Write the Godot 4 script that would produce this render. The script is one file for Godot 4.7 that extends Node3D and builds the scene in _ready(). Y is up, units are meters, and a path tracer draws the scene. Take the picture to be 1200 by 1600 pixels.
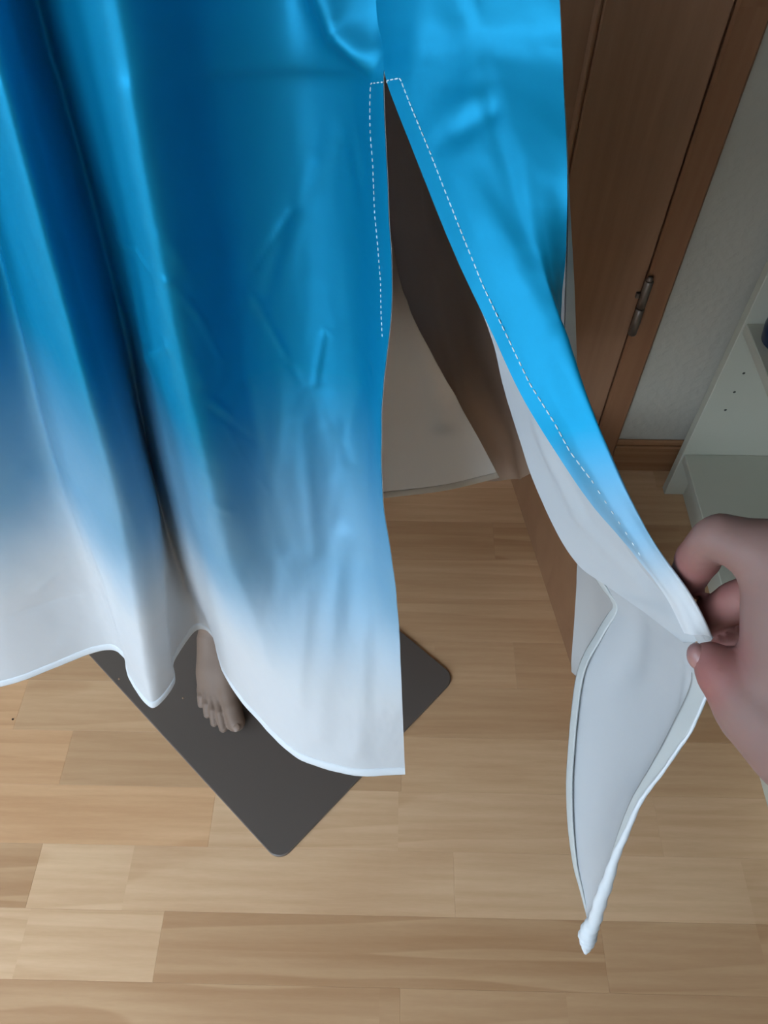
extends Node3D
# A long blue-to-white dress on a mannequin in a small room; one hand draws the corner of its side slit outwards.
# x runs along the floorboards, y is up, the door wall is at negative z; metres.

const WALL_Z := -1.073
var noise := FastNoiseLite.new()
var fine := FastNoiseLite.new()

# ---------------------------------------------------------------- naming
func tag(o: Node, label: String, category: String, group := "") -> void:
	o.set_meta("label", label)
	o.set_meta("category", category)
	if group != "":
		o.set_meta("group", group)

func thing(called: String, at := Vector3.ZERO) -> Node3D:
	var o := Node3D.new()
	o.name = called
	o.position = at
	add_child(o, true)
	return o

func structure(called: String) -> Node3D:
	var o := thing(called)
	o.set_meta("kind", "structure")
	return o

func part(called: String, mesh: Mesh, m: Material, parent: Node, at := Vector3.ZERO) -> MeshInstance3D:
	var o := MeshInstance3D.new()
	o.name = called
	o.mesh = mesh
	o.material_override = m
	o.position = at
	parent.add_child(o, true)
	return o

# ---------------------------------------------------------------- materials
func mat(c: Color, rough: float, spec := 0.5) -> StandardMaterial3D:
	var m := StandardMaterial3D.new()
	m.albedo_color = c
	m.roughness = rough
	m.metallic_specular = spec
	return m

func wood_texture(seed_no: int, w: int, h: int, light: Color, dark: Color, arcs: float) -> ImageTexture:
	var im := Image.create(w, h, false, Image.FORMAT_RGB8)
	var a := FastNoiseLite.new()
	a.seed = seed_no
	a.frequency = 1.0
	a.fractal_octaves = 2
	var b := FastNoiseLite.new()
	b.seed = seed_no + 7
	b.frequency = 1.0
	b.fractal_octaves = 2
	for y in h:
		for x in w:
			var u := float(x) / w
			var v := float(y) / h
			var warp := a.get_noise_2d(u * 1.1, v * 0.9) * 0.5 + 0.5
			var ring := fposmod((v - 0.5) * (v - 0.5) * 7.0 + u * 0.8 + warp * 1.5, 1.0)
			ring = smoothstep(0.0, 0.85, ring) * (1.0 - smoothstep(0.93, 1.0, ring))
			var streak := b.get_noise_2d(u * 3.0, v * 14.0) * 0.5 + 0.5
			var pore := b.get_noise_2d(u * 30.0 + 31.0, v * 90.0) * 0.5 + 0.5
			var t := clampf(arcs * ring + 0.40 * streak + 0.14 * pore + 0.30 * warp - 0.15, 0.0, 1.0)
			im.set_pixel(x, y, light.lerp(dark, t))
	im.generate_mipmaps()
	return ImageTexture.create_from_image(im)

func noise_normal(freq: float, strength: float, seed_no: int) -> NoiseTexture2D:
	var n := FastNoiseLite.new()
	n.seed = seed_no
	n.frequency = freq
	n.fractal_octaves = 4
	var t := NoiseTexture2D.new()
	t.width = 512
	t.height = 512
	t.seamless = true
	t.as_normal_map = true
	t.bump_strength = strength
	t.noise = n
	return t

# ---------------------------------------------------------------- boxes with chamfered edges
# A box from lo to hi whose edges are cut by c; uv in metres along the longest faces, shifted by off.
func box(lo: Vector3, hi: Vector3, c := 0.002, off := Vector2.ZERO, scale := Vector2.ONE, grain := 0) -> ArrayMesh:
	var st := SurfaceTool.new()
	st.begin(Mesh.PRIMITIVE_TRIANGLES)
	st.set_smooth_group(-1)
	var mid := (lo + hi) * 0.5
	var e := (hi - lo) * 0.5
	c = minf(c, minf(e.x, minf(e.y, e.z)) * 0.9)
	for ax in 3:
		for s: float in [-1.0, 1.0]:
			var q: Array[Vector3] = []
			for k: Vector2 in [Vector2(-1, -1), Vector2(1, -1), Vector2(1, 1), Vector2(-1, 1)]:
				var p := Vector3.ZERO
				p[ax] = s * e[ax]
				p[(ax + 1) % 3] = k.x * (e[(ax + 1) % 3] - c)
				p[(ax + 2) % 3] = k.y * (e[(ax + 2) % 3] - c)
				q.append(p)
			face(st, q, mid, off, scale, grain)
	for ax in 3:
		var b := (ax + 1) % 3
		var d := (ax + 2) % 3
		for s: Vector2 in [Vector2(-1, -1), Vector2(1, -1), Vector2(1, 1), Vector2(-1, 1)]:
			var q: Array[Vector3] = []
			for k: Vector2 in [Vector2(-1, 0), Vector2(1, 0), Vector2(1, 1), Vector2(-1, 1)]:
				var p := Vector3.ZERO
				p[ax] = k.x * (e[ax] - c)
				p[b] = s.x * (e[b] - (c if k.y > 0.5 else 0.0))
				p[d] = s.y * (e[d] - (0.0 if k.y > 0.5 else c))
				q.append(p)
			face(st, q, mid, off, scale, grain)
	return st.commit()

func face(st: SurfaceTool, q: Array[Vector3], mid: Vector3, off: Vector2, scale: Vector2, grain: int) -> void:
	var n := (q[1] - q[0]).cross(q[2] - q[0]).normalized()
	var centre := (q[0] + q[1] + q[2] + q[3]) * 0.25
	var order: Array = [0, 2, 1, 0, 3, 2]
	if n.dot(centre) < 0:
		n = -n
		order = [0, 1, 2, 0, 2, 3]
	for k: int in order:
		var w: Vector3 = q[k] + mid
		var across: Vector2
		if grain == 0:
			across = Vector2(w.x, w.z + w.y)
		else:
			across = Vector2(w.y, w.x + w.z)
		st.set_normal(n)
		st.set_uv(across * scale + off)
		st.add_vertex(w)

# ---------------------------------------------------------------- lathe and tube
func lathe(profile: PackedVector2Array, sides := 28) -> ArrayMesh:
	var st := SurfaceTool.new()
	st.begin(Mesh.PRIMITIVE_TRIANGLES)
	for i in profile.size() - 1:
		for k in sides:
			var a0 := TAU * k / sides
			var a1 := TAU * (k + 1) / sides
			var p := [Vector3(cos(a0) * profile[i].x, profile[i].y, sin(a0) * profile[i].x), Vector3(cos(a1) * profile[i].x, profile[i].y, sin(a1) * profile[i].x),
				Vector3(cos(a1) * profile[i + 1].x, profile[i + 1].y, sin(a1) * profile[i + 1].x), Vector3(cos(a0) * profile[i + 1].x, profile[i + 1].y, sin(a0) * profile[i + 1].x)]
			for j: int in [0, 1, 2, 0, 2, 3]:
				st.add_vertex(p[j])
	st.index()
	st.generate_normals()
	return st.commit()

# A tube with its own radius and flatness at each point, closed at the ends.
func tube_into(st: SurfaceTool, pts: PackedVector3Array, radii: PackedFloat32Array, sides: int) -> void:
	var n := pts.size()
	var rings: Array[PackedVector3Array] = []
	for i in n:
		var t := (pts[mini(i + 1, n - 1)] - pts[maxi(i - 1, 0)]).normalized()
		var a := t.cross(Vector3.UP if absf(t.y) < 0.9 else Vector3.RIGHT).normalized()
		var b := t.cross(a)
		var r := PackedVector3Array()
		for k in sides:
			r.append(pts[i] + (a * cos(TAU * k / sides) + b * sin(TAU * k / sides)) * radii[i])
		rings.append(r)
	for i in n - 1:
		for k in sides:
			var l := (k + 1) % sides
			for p: Vector3 in [rings[i][k], rings[i][l], rings[i + 1][l], rings[i][k], rings[i + 1][l], rings[i + 1][k]]:
				st.add_vertex(p)
	for k in sides:
		var l := (k + 1) % sides
		for p: Vector3 in [pts[0], rings[0][l], rings[0][k]]:
			st.add_vertex(p)
		for p: Vector3 in [pts[n - 1], rings[n - 1][k], rings[n - 1][l]]:
			st.add_vertex(p)

func tube(pts: PackedVector3Array, radii: PackedFloat32Array, sides := 10) -> ArrayMesh:
	var st := SurfaceTool.new()
	st.begin(Mesh.PRIMITIVE_TRIANGLES)
	tube_into(st, pts, radii, sides)
	st.index()
	st.generate_normals()
	return st.commit()

# ---------------------------------------------------------------- cloth
func cr(a: Vector3, b: Vector3, c: Vector3, d: Vector3, t: float) -> Vector3:
	return 0.5 * ((2.0 * b) + (c - a) * t + (2.0 * a - 5.0 * b + 4.0 * c - d) * t * t + (3.0 * b - a - 3.0 * c + d) * t * t * t)

func along(pts: Array, t: float) -> Vector3:
	var n := pts.size() - 1
	var f := clampf(t, 0.0, 1.0) * n
	var i := mini(int(f), n - 1)
	var p0: Vector3 = pts[i - 1] if i > 0 else 2.0 * pts[0] - pts[1]
	var p3: Vector3 = pts[i + 2] if i + 2 <= n else 2.0 * pts[n] - pts[n - 1]
	return cr(p0, pts[i], pts[i + 1], p3, f - i)

func at_sheet(rows: Array, u: float, v: float) -> Vector3:
	var col: Array = []
	for r: Array in rows:
		col.append(along(r, u))
	return along(col, v)

# The points of a sheet on a grid of nu by nv cells, pushed along their normals by the wrinkles.
func sheet_grid(rows: Array, nu: int, nv: int, wrinkle: Callable, facing: Vector3) -> Array:
	var g: Array = []
	var across: Array = []
	for r: Array in rows:
		var c: Array = []
		for i in nu + 1:
			c.append(along(r, float(i) / nu))
		across.append(c)
	for j in nv + 1:
		var line := PackedVector3Array()
		for i in nu + 1:
			var col: Array = []
			for c: Array in across:
				col.append(c[i])
			line.append(along(col, float(j) / nv))
		g.append(line)
	var nrm := grid_normals(g, facing)
	for j in nv + 1:
		for i in nu + 1:
			g[j][i] += nrm[j][i] * float(wrinkle.call(float(i) / nu, float(j) / nv, g[j][i]))
	return g

func grid_normals(g: Array, facing: Vector3) -> Array:
	var nv := g.size() - 1
	var nu: int = g[0].size() - 1
	var sum := 0.0
	var out: Array = []
	for j in nv + 1:
		var line := PackedVector3Array()
		for i in nu + 1:
			var du: Vector3 = g[j][mini(i + 1, nu)] - g[j][maxi(i - 1, 0)]
			var dv: Vector3 = g[mini(j + 1, nv)][i] - g[maxi(j - 1, 0)][i]
			var n := du.cross(dv).normalized()
			sum += n.dot(facing)
			line.append(n)
		out.append(line)
	if sum < 0:
		for j in nv + 1:
			for i in nu + 1:
				out[j][i] = -out[j][i]
	return out

# A closed sheet of cloth: outer face coloured by outer(u, v, p), inner face by inner(u, v, p).
func cloth(g: Array, facing: Vector3, thick: float, outer: Callable, inner: Callable) -> ArrayMesh:
	var nv := g.size() - 1
	var nu: int = g[0].size() - 1
	var nrm := grid_normals(g, facing)
	var v := PackedVector3Array()
	var n := PackedVector3Array()
	var c := PackedColorArray()
	var uv := PackedVector2Array()
	for side in 2:
		for j in nv + 1:
			for i in nu + 1:
				var p: Vector3 = g[j][i]
				var d: Vector3 = nrm[j][i]
				var how := outer if side == 0 else inner
				var shade: Color = how.call(float(i) / nu, float(j) / nv, p)
				c.append(shade)
				v.append(p if side == 0 else p - d * thick)
				n.append(d if side == 0 else -d)
				uv.append(Vector2(0.5, clampf(shade.r / 0.52, 0.01, 0.99)))
	var idx := PackedInt32Array()
	var w := nu + 1
	var half := w * (nv + 1)
	var q: Vector3 = (g[1][0] - g[0][0]).cross(g[0][1] - g[0][0])
	var flip := false
	var jm := nv / 2
	var im := nu / 2
	q = (g[jm][im + 1] - g[jm][im]).cross(g[jm + 1][im] - g[jm][im])
	flip = q.dot(nrm[jm][im]) > 0
	for j in nv:
		for i in nu:
			var a := j * w + i
			tri(idx, a, a + 1, a + w + 1, flip)
			tri(idx, a, a + w + 1, a + w, flip)
			tri(idx, half + a, half + a + w + 1, half + a + 1, flip)
			tri(idx, half + a, half + a + w, half + a + w + 1, flip)
	for i in nu:
		for e: int in [i, nv * w + i]:
			tri(idx, e, half + e, e + 1, flip)
			tri(idx, e + 1, half + e, half + e + 1, flip)
	for j in nv:
		for e: int in [j * w, j * w + nu]:
			tri(idx, e, e + w, half + e, flip)
			tri(idx, e + w, half + e + w, half + e, flip)
	return packed(v, n, c, uv, idx)

func tri(idx: PackedInt32Array, a: int, b: int, c: int, flip: bool) -> void:
	idx.append(a)
	idx.append(c if flip else b)
	idx.append(b if flip else c)

func packed(v: PackedVector3Array, n: PackedVector3Array, c: PackedColorArray, uv: PackedVector2Array, idx: PackedInt32Array) -> ArrayMesh:
	var arr := []
	arr.resize(Mesh.ARRAY_MAX)
	arr[Mesh.ARRAY_VERTEX] = v
	arr[Mesh.ARRAY_NORMAL] = n
	if c.size():
		arr[Mesh.ARRAY_COLOR] = c
	if uv.size():
		arr[Mesh.ARRAY_TEX_UV] = uv
	arr[Mesh.ARRAY_INDEX] = idx
	var m := ArrayMesh.new()
	m.add_surface_from_arrays(Mesh.PRIMITIVE_TRIANGLES, arr)
	return m

# Height of sharp little creases: each is [from, to, height, width].
func creases(list: Array, p: Vector3) -> float:
	var h := 0.0
	for c: Array in list:
		var a: Vector3 = c[0]
		var b: Vector3 = c[1]
		var t := clampf((p - a).dot(b - a) / (b - a).length_squared(), 0.0, 1.0)
		var d := p.distance_to(a.lerp(b, t))
		var w: float = c[3]
		if d < w * 4.0:
			h += float(c[2]) * exp(-d * d / (w * w)) * (0.35 + 0.65 * sin(PI * clampf(t, 0.08, 0.92)))
	return h

# A band that lies on a sheet, between two lines of points, a little proud of it.
func band(edge: PackedVector3Array, inward: PackedVector3Array, nrm: PackedVector3Array, rise: float) -> ArrayMesh:
	var st := SurfaceTool.new()
	st.begin(Mesh.PRIMITIVE_TRIANGLES)
	for i in edge.size() - 1:
		var prof: Array = []
		for k: int in [i, i + 1]:
			var e := edge[k]
			var w := inward[k] - e
			prof.append([e - nrm[k] * 0.0009, e - w * 0.06 + nrm[k] * rise * 0.5, e + w * 0.1 + nrm[k] * rise, e + w * 0.85 + nrm[k] * rise, e + w + nrm[k] * 0.0001, e + w - nrm[k] * 0.0009])
		for k in 6:
			var l := (k + 1) % 6
			for p: Vector3 in [prof[0][k], prof[0][l], prof[1][l], prof[0][k], prof[1][l], prof[1][k]]:
				st.add_vertex(p)
	st.index()
	st.generate_normals()
	return st.commit()

# Thread: small stitches along a line of points, every second gap open.
func stitches(pts: PackedVector3Array, nrm: PackedVector3Array, length: float, gap: float, r: float) -> ArrayMesh:
	var st := SurfaceTool.new()
	st.begin(Mesh.PRIMITIVE_TRIANGLES)
	var walked := 0.0
	var run := PackedVector3Array()
	for i in pts.size() - 1:
		var seg := pts[i].distance_to(pts[i + 1])
		var steps := maxi(1, int(seg / 0.0004))
		for s in steps:
			var p := pts[i].lerp(pts[i + 1], float(s) / steps) + nrm[i] * r * 0.55
			walked += seg / steps
			if fmod(walked, length + gap) < length:
				run.append(p)
			elif run.size() > 1:
				stitch(st, run, r)
				run = PackedVector3Array()
	if run.size() > 1:
		stitch(st, run, r)
	st.index()
	st.generate_normals()
	return st.commit()

func stitch(st: SurfaceTool, run: PackedVector3Array, r: float) -> void:
	var a := run[0]
	var b := run[run.size() - 1]
	var m := run[run.size() / 2]
	tube_into(st, PackedVector3Array([a, a.lerp(m, 0.4), m, m.lerp(b, 0.6), b]), PackedFloat32Array([r * 0.3, r * 0.9, r, r * 0.9, r * 0.3]), 6)

# ---------------------------------------------------------------- bodies: tapered capsules joined smoothly, meshed as surface nets
# bones: [from, to, radius at from, radius at to, smoothing, redness]
func body(bones: Array, cell: float, paint: Callable) -> ArrayMesh:
	var lo := Vector3.INF
	var hi := -Vector3.INF
	for b: Array in bones:
		for k in 2:
			var r: float = b[2 + k] + cell * 4.0
			lo = lo.min(b[k] - Vector3.ONE * r)
			hi = hi.max(b[k] + Vector3.ONE * r)
	var dim := Vector3i(((hi - lo) / cell).ceil()) + Vector3i.ONE
	var sx := 1
	var sy := dim.x
	var sz := dim.x * dim.y
	var f := PackedFloat32Array()
	f.resize(sz * dim.z)
	f.fill(1.0)
	for b: Array in bones:
		var a: Vector3 = b[0]
		var c: Vector3 = b[1]
		var ra: float = b[2]
		var rb: float = b[3]
		var k: float = b[4]
		var reach := maxf(ra, rb) + k + cell * 3.0
		var l0 := Vector3i(((a.min(c) - Vector3.ONE * reach - lo) / cell).floor()).clamp(Vector3i.ZERO, dim - Vector3i.ONE)
		var l1 := Vector3i(((a.max(c) + Vector3.ONE * reach - lo) / cell).ceil()).clamp(Vector3i.ZERO, dim - Vector3i.ONE)
		var ab := c - a
		var inv := 1.0 / maxf(ab.length_squared(), 1e-9)
		for z in range(l0.z, l1.z + 1):
			for y in range(l0.y, l1.y + 1):
				var at := z * sz + y * sy
				for x in range(l0.x, l1.x + 1):
					var p := lo + Vector3(x, y, z) * cell
					var t := clampf((p - a).dot(ab) * inv, 0.0, 1.0)
					var d := p.distance_to(a + ab * t) - lerpf(ra, rb, t)
					var old := f[at + x]
					var h := maxf(k - absf(d - old), 0.0) / k
					f[at + x] = minf(d, old) - h * h * k * 0.25
	var id := PackedInt32Array()
	id.resize(f.size())
	id.fill(-1)
	var v := PackedVector3Array()
	var n := PackedVector3Array()
	var col := PackedColorArray()
	var corner := [0, sx, sy, sx + sy, sz, sz + sx, sz + sy, sz + sy + sx]
	var place := [Vector3(0, 0, 0), Vector3(1, 0, 0), Vector3(0, 1, 0), Vector3(1, 1, 0), Vector3(0, 0, 1), Vector3(1, 0, 1), Vector3(0, 1, 1), Vector3(1, 1, 1)]
	var edges := [[0, 1], [2, 3], [4, 5], [6, 7], [0, 2], [1, 3], [4, 6], [5, 7], [0, 4], [1, 5], [2, 6], [3, 7]]
	for z in dim.z - 1:
		for y in dim.y - 1:
			for x in dim.x - 1:
				var at := z * sz + y * sy + x
				if absf(f[at]) > cell * 3.0:
					continue
				var inside := 0
				for k in 8:
					if f[at + corner[k]] < 0.0:
						inside += 1
				if inside == 0 or inside == 8:
					continue
				var sum := Vector3.ZERO
				var many := 0
				for e: Array in edges:
					var fa := f[at + corner[e[0]]]
					var fb := f[at + corner[e[1]]]
					if (fa < 0.0) != (fb < 0.0):
						var pa: Vector3 = place[e[0]]
						var pb: Vector3 = place[e[1]]
						sum += pa.lerp(pb, fa / (fa - fb))
						many += 1
				var q := sum / many
				id[at] = v.size()
				var w := lo + (Vector3(x, y, z) + q) * cell
				v.append(w)
				var gx := 0.0
				var gy := 0.0
				var gz := 0.0
				for k in 8:
					var val := f[at + corner[k]]
					var pl: Vector3 = place[k]
					gx += val * (pl.x * 2.0 - 1.0)
					gy += val * (pl.y * 2.0 - 1.0)
					gz += val * (pl.z * 2.0 - 1.0)
				n.append(Vector3(gx, gy, gz).normalized())
				col.append(paint.call(w))
	var idx := PackedInt32Array()
	for z in range(1, dim.z - 1):
		for y in range(1, dim.y - 1):
			for x in range(1, dim.x - 1):
				var at := z * sz + y * sy + x
				if absf(f[at]) > cell * 2.0:
					continue
				var here := f[at] < 0.0
				for ax in 3:
					var step: int = [sx, sy, sz][ax]
					if (f[at + step] < 0.0) == here:
						continue
					var s1: int = [sy, sz, sx][ax]
					var s2: int = [sz, sx, sy][ax]
					var a := id[at]
					var b := id[at - s1]
					var c := id[at - s1 - s2]
					var d := id[at - s2]
					if a < 0 or b < 0 or c < 0 or d < 0:
						continue
					tri(idx, a, b, c, here)
					tri(idx, a, c, d, here)
	return packed(v, n, col, PackedVector2Array(), idx)

# ================================================================ the place
func _ready() -> void:
	noise.seed = 5
	noise.frequency = 1.0
	noise.fractal_octaves = 3
	fine.seed = 11
	fine.frequency = 1.0
	fine.fractal_octaves = 4
	view_and_light()
	room()
	bookcase()
	board()
	stand_and_mannequin()
	dress()
	person()

func view_and_light() -> void:
	var cam := Camera3D.new()
	cam.name = "camera"
	cam.position = Vector3(0, 1.25, 0)
	cam.rotation = Vector3(deg_to_rad(-53.0), 0.02, 0)
	cam.keep_aspect = Camera3D.KEEP_HEIGHT
	cam.fov = 67.3
	cam.near = 0.02
	add_child(cam)
	cam.current = true
	var sky_mat := ProceduralSkyMaterial.new()
	sky_mat.sky_top_color = Color(0.85, 0.925, 1.0)
	sky_mat.sky_horizon_color = Color(0.88, 0.945, 1.0)
	sky_mat.ground_bottom_color = Color(0.45, 0.45, 0.42)
	sky_mat.ground_horizon_color = Color(0.6, 0.62, 0.6)
	sky_mat.sky_energy_multiplier = 4.0
	var sky := Sky.new()
	sky.sky_material = sky_mat
	var env := Environment.new()
	env.background_mode = Environment.BG_SKY
	env.sky = sky
	env.tonemap_mode = Environment.TONE_MAPPER_LINEAR
	env.tonemap_exposure = 0.43
	env.sdfgi_enabled = true
	env.ssao_enabled = true
	env.ssil_enabled = true
	var we := WorldEnvironment.new()
	we.name = "world_environment"
	we.environment = env
	add_child(we)

func room() -> void:
	var white := mat(Color(0.735, 0.71, 0.655), 0.9, 0.2)
	white.normal_enabled = true
	white.normal_texture = noise_normal(0.03, 6.0, 3)
	white.normal_scale = 0.25
	white.uv1_triplanar = true
	white.uv1_world_triplanar = true
	white.uv1_scale = Vector3(3, 3, 3)
	var plain := mat(Color(0.84, 0.83, 0.81), 0.95, 0.2)
	var x0 := -1.7
	var x1 := 0.86
	var z1 := 0.8
	# floor: a screed with laminate strips on it, every strip a piece of its own
	var fl := structure("floor")
	part("underlay", box(Vector3(x0 - 0.2, -0.2, WALL_Z - 0.2), Vector3(x1 + 0.2, -0.0085, z1 + 0.2), 0.001), mat(Color(0.12, 0.085, 0.055), 0.9), fl)
	var woods: Array = []
	for k in 3:
		var tex := wood_texture(20 + k * 13, 1024, 192, Color(0.885, 0.74, 0.585), Color(0.745, 0.575, 0.42), [0.42, 0.22, 0.10][k])
		for tone: Color in [Color(1.0, 1.0, 1.0), Color(0.955, 0.94, 0.92), Color(0.91, 0.885, 0.855), Color(0.99, 0.95, 0.91)]:
			var m := mat(tone, 0.42, 0.45)
			m.albedo_texture = tex
			woods.append(m)
	var rng := RandomNumberGenerator.new()
	rng.seed = 41
	var pitch := 0.0899
	# ends of the strips that the photograph shows, by row counted from the strip nearest z = 0
	var known := {0: [-0.98, -0.325, 0.31], 1: [-0.53, 0.10, 0.75], 2: [-0.9, -0.276, 0.42], 3: [-1.15, -0.53, 0.02, 0.60], 4: [-0.632, -0.17, 0.45], 5: [-0.85, -0.347, 0.22], -1: [-0.61, 0.02, 0.7], 9: [-1.2, -0.62, -0.05, 0.43], 8: [-0.95, -0.4, 0.2]}
	var look := {0: [1, 4, 2, 6], 1: [2, 4, 8, 6], 2: [3, 7, 4, 8], 3: [3, 7, 10, 9, 6], 4: [7, 5, 6, 2], 5: [1, 6, 9, 10], -1: [7, 2, 6, 3], 9: [1, 6, 2, 9, 5], 8: [5, 9, 6, 2]}
	for r in range(-15, 12):
		var za := -0.115 - 0.0895 * r
		var zb := za - 0.0895
		if zb < WALL_Z:
			zb = WALL_Z
		if za <= WALL_Z or za > z1:
			continue
		var ends: Array = [x0]
		if known.has(r):
			ends.append_array(known[r])
		else:
			var x := x0 + rng.randf_range(0.15, 0.6)
			while x < x1 - 0.1:
				ends.append(x)
				x += rng.randf_range(0.42, 0.68)
		ends.append(x1)
		for k in ends.size() - 1:
			var xa: float = ends[k]
			var xb: float = ends[k + 1]
			var which := rng.randi_range(0, 11)
			if known.has(r) and k - 0 < (look[r] as Array).size():
				which = look[r][k]
			var off := Vector2(rng.randf(), rng.randf())
			part("plank", box(Vector3(xa, -0.008, zb), Vector3(xb, 0.0, za), 0.0004, off, Vector2(1.15, 5.0)), woods[which], fl)
	# walls, ceiling
	part("wallpaper", box(Vector3(x0 - 0.2, -0.01, WALL_Z - 0.2), Vector3(x1 + 0.2, 2.5, WALL_Z), 0.001), white, structure("wall_back"))
	part("plaster", box(Vector3(x1, -0.01, WALL_Z), Vector3(x1 + 0.2, 2.5, z1), 0.001), plain, structure("wall_right"))
	part("plaster", box(Vector3(x0 - 0.2, 2.5, WALL_Z - 0.2), Vector3(x1 + 0.2, 2.7, z1 + 0.2), 0.001), plain, structure("ceiling"))
	var wl := structure("wall_left")
	var za := -0.15
	var zb := 0.7
	part("plaster", box(Vector3(x0 - 0.2, -0.01, WALL_Z), Vector3(x0, 2.5, za), 0.001), plain, wl)
	part("plaster", box(Vector3(x0 - 0.2, -0.01, zb), Vector3(x0, 2.5, z1), 0.001), plain, wl)
	part("plaster", box(Vector3(x0 - 0.2, -0.01, za), Vector3(x0, 1.0, zb), 0.001), plain, wl)
	part("plaster", box(Vector3(x0 - 0.2, 2.2, za), Vector3(x0, 2.5, zb), 0.001), plain, wl)
	var wf := structure("wall_front")
	var wa := -1.3
	var wb := -0.3
	var ya := 0.08
	var yb := 2.25
	part("plaster", box(Vector3(x0 - 0.2, -0.01, z1), Vector3(wa, 2.5, z1 + 0.2), 0.001), plain, wf)
	part("plaster", box(Vector3(wb, -0.01, z1), Vector3(x1 + 0.2, 2.5, z1 + 0.2), 0.001), plain, wf)
	part("plaster", box(Vector3(wa, -0.01, z1), Vector3(wb, ya, z1 + 0.2), 0.001), plain, wf)
	part("plaster", box(Vector3(wa, yb, z1), Vector3(wb, 2.5, z1 + 0.2), 0.001), plain, wf)
	var win := structure("window_1")
	var wm := mat(Color(0.9, 0.9, 0.9), 0.4)
	var zf := z1 + 0.10
	for e: Array in [[wa, wa + 0.05, ya, yb], [wb - 0.05, wb, ya, yb], [wa + 0.05, wb - 0.05, ya, ya + 0.05], [wa + 0.05, wb - 0.05, yb - 0.05, yb]]:
		part("frame", box(Vector3(e[0], e[2], zf), Vector3(e[1], e[3], zf + 0.06), 0.004), wm, win)
	var glass := mat(Color(0.95, 0.98, 1.0, 0.06), 0.0)
	glass.transparency = BaseMaterial3D.TRANSPARENCY_ALPHA
	part("pane", box(Vector3(wa + 0.045, ya + 0.045, zf + 0.028), Vector3(wb - 0.045, yb - 0.045, zf + 0.032), 0.001), glass, win)
	var win2 := structure("added_window_2")  # unseen second window, added to brighten the side panel
	var xf := x0 - 0.16
	for e: Array in [[za, za + 0.05, 1.0, 2.2], [zb - 0.05, zb, 1.0, 2.2], [za + 0.05, zb - 0.05, 1.0, 1.0 + 0.05], [za + 0.05, zb - 0.05, 2.2 - 0.05, 2.2]]:
		part("frame", box(Vector3(xf, e[2], e[0]), Vector3(xf + 0.06, e[3], e[1]), 0.004), wm, win2)
	part("pane", box(Vector3(xf + 0.028, 1.0 + 0.045, za + 0.045), Vector3(xf + 0.032, 2.2 - 0.045, zb - 0.045), 0.001), glass, win2)
	part("sill", box(Vector3(wa - 0.04, ya - 0.03, z1 - 0.12), Vector3(wb + 0.04, ya, z1 + 0.1), 0.004), wm, win)
	# skirting of the door wall, between the door casing and the corner
	var skirt_wood := mat(Color(0.75, 0.67, 0.62), 0.5, 0.4)
	skirt_wood.albedo_texture = (woods[0] as StandardMaterial3D).albedo_texture
	var bb := structure("baseboard_back")
	part("skirting", box(Vector3(0.452, 0.0, WALL_Z), Vector3(x1, 0.075, WALL_Z + 0.013), 0.003, Vector2.ZERO, Vector2(1.2, 8.0)), skirt_wood, bb)
	part("skirting_cap", box(Vector3(0.452, 0.075, WALL_Z), Vector3(x1, 0.089, WALL_Z + 0.008), 0.003, Vector2(0.3, 0.4), Vector2(1.2, 8.0)), skirt_wood, bb)
	# the door: a framed leaf with a field set back, a casing, and a pin hinge
	var beech := mat(Color(0.86, 0.81, 0.79), 0.45, 0.4)
	beech.albedo_texture = wood_texture(77, 1024, 192, Color(0.78, 0.635, 0.51), Color(0.665, 0.515, 0.405), 0.12)
	var beech_dark := beech.duplicate()
	beech_dark.albedo_color = Color(0.80, 0.71, 0.655)
	var door := structure("door_1")
	var zl := WALL_Z + 0.014
	var us := Vector2(0.8, 4.0)
	part("stile", box(Vector3(0.246, 0.01, WALL_Z), Vector3(0.4025, 1.99, zl), 0.002, Vector2.ZERO, us, 1), beech, door)
	part("bead", box(Vector3(0.236, 0.16, WALL_Z), Vector3(0.246, 1.85, zl - 0.001), 0.004, Vector2(0.2, 0.1), us, 1), beech, door)
	part("field", box(Vector3(-0.24, 0.15, WALL_Z), Vector3(0.237, 1.86, zl - 0.006), 0.001, Vector2(0.4, 0.3), us, 1), beech, door)
	part("rail", box(Vector3(-0.24, 0.01, WALL_Z), Vector3(0.2458, 0.16, zl - 0.0004), 0.002, Vector2(0.1, 0.6), us, 0), beech, door)
	part("rail", box(Vector3(-0.24, 1.85, WALL_Z), Vector3(0.2458, 1.99, zl - 0.0004), 0.002, Vector2(0.7, 0.6), us, 0), beech, door)
	part("stile", box(Vector3(-0.4, 0.01, WALL_Z), Vector3(-0.2402, 1.99, zl), 0.002, Vector2(0.5, 0.5), us, 1), beech, door)
	part("casing", box(Vector3(0.405, 0.0, WALL_Z), Vector3(0.452, 2.04, zl + 0.003), 0.004, Vector2(0.3, 0.2), us, 1), beech_dark, door)
	part("casing", box(Vector3(-0.46, 0.0, WALL_Z), Vector3(-0.403, 2.04, zl + 0.003), 0.004, Vector2(0.6, 0.2), us, 1), beech_dark, door)
	part("casing", box(Vector3(-0.402, 1.993, WALL_Z), Vector3(0.404, 2.04, zl + 0.003), 0.004, Vector2(0.1, 0.9), us, 0), beech_dark, door)
	var steel := mat(Color(0.50, 0.46, 0.43), 0.38, 0.5)
	steel.metallic = 0.75
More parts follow.
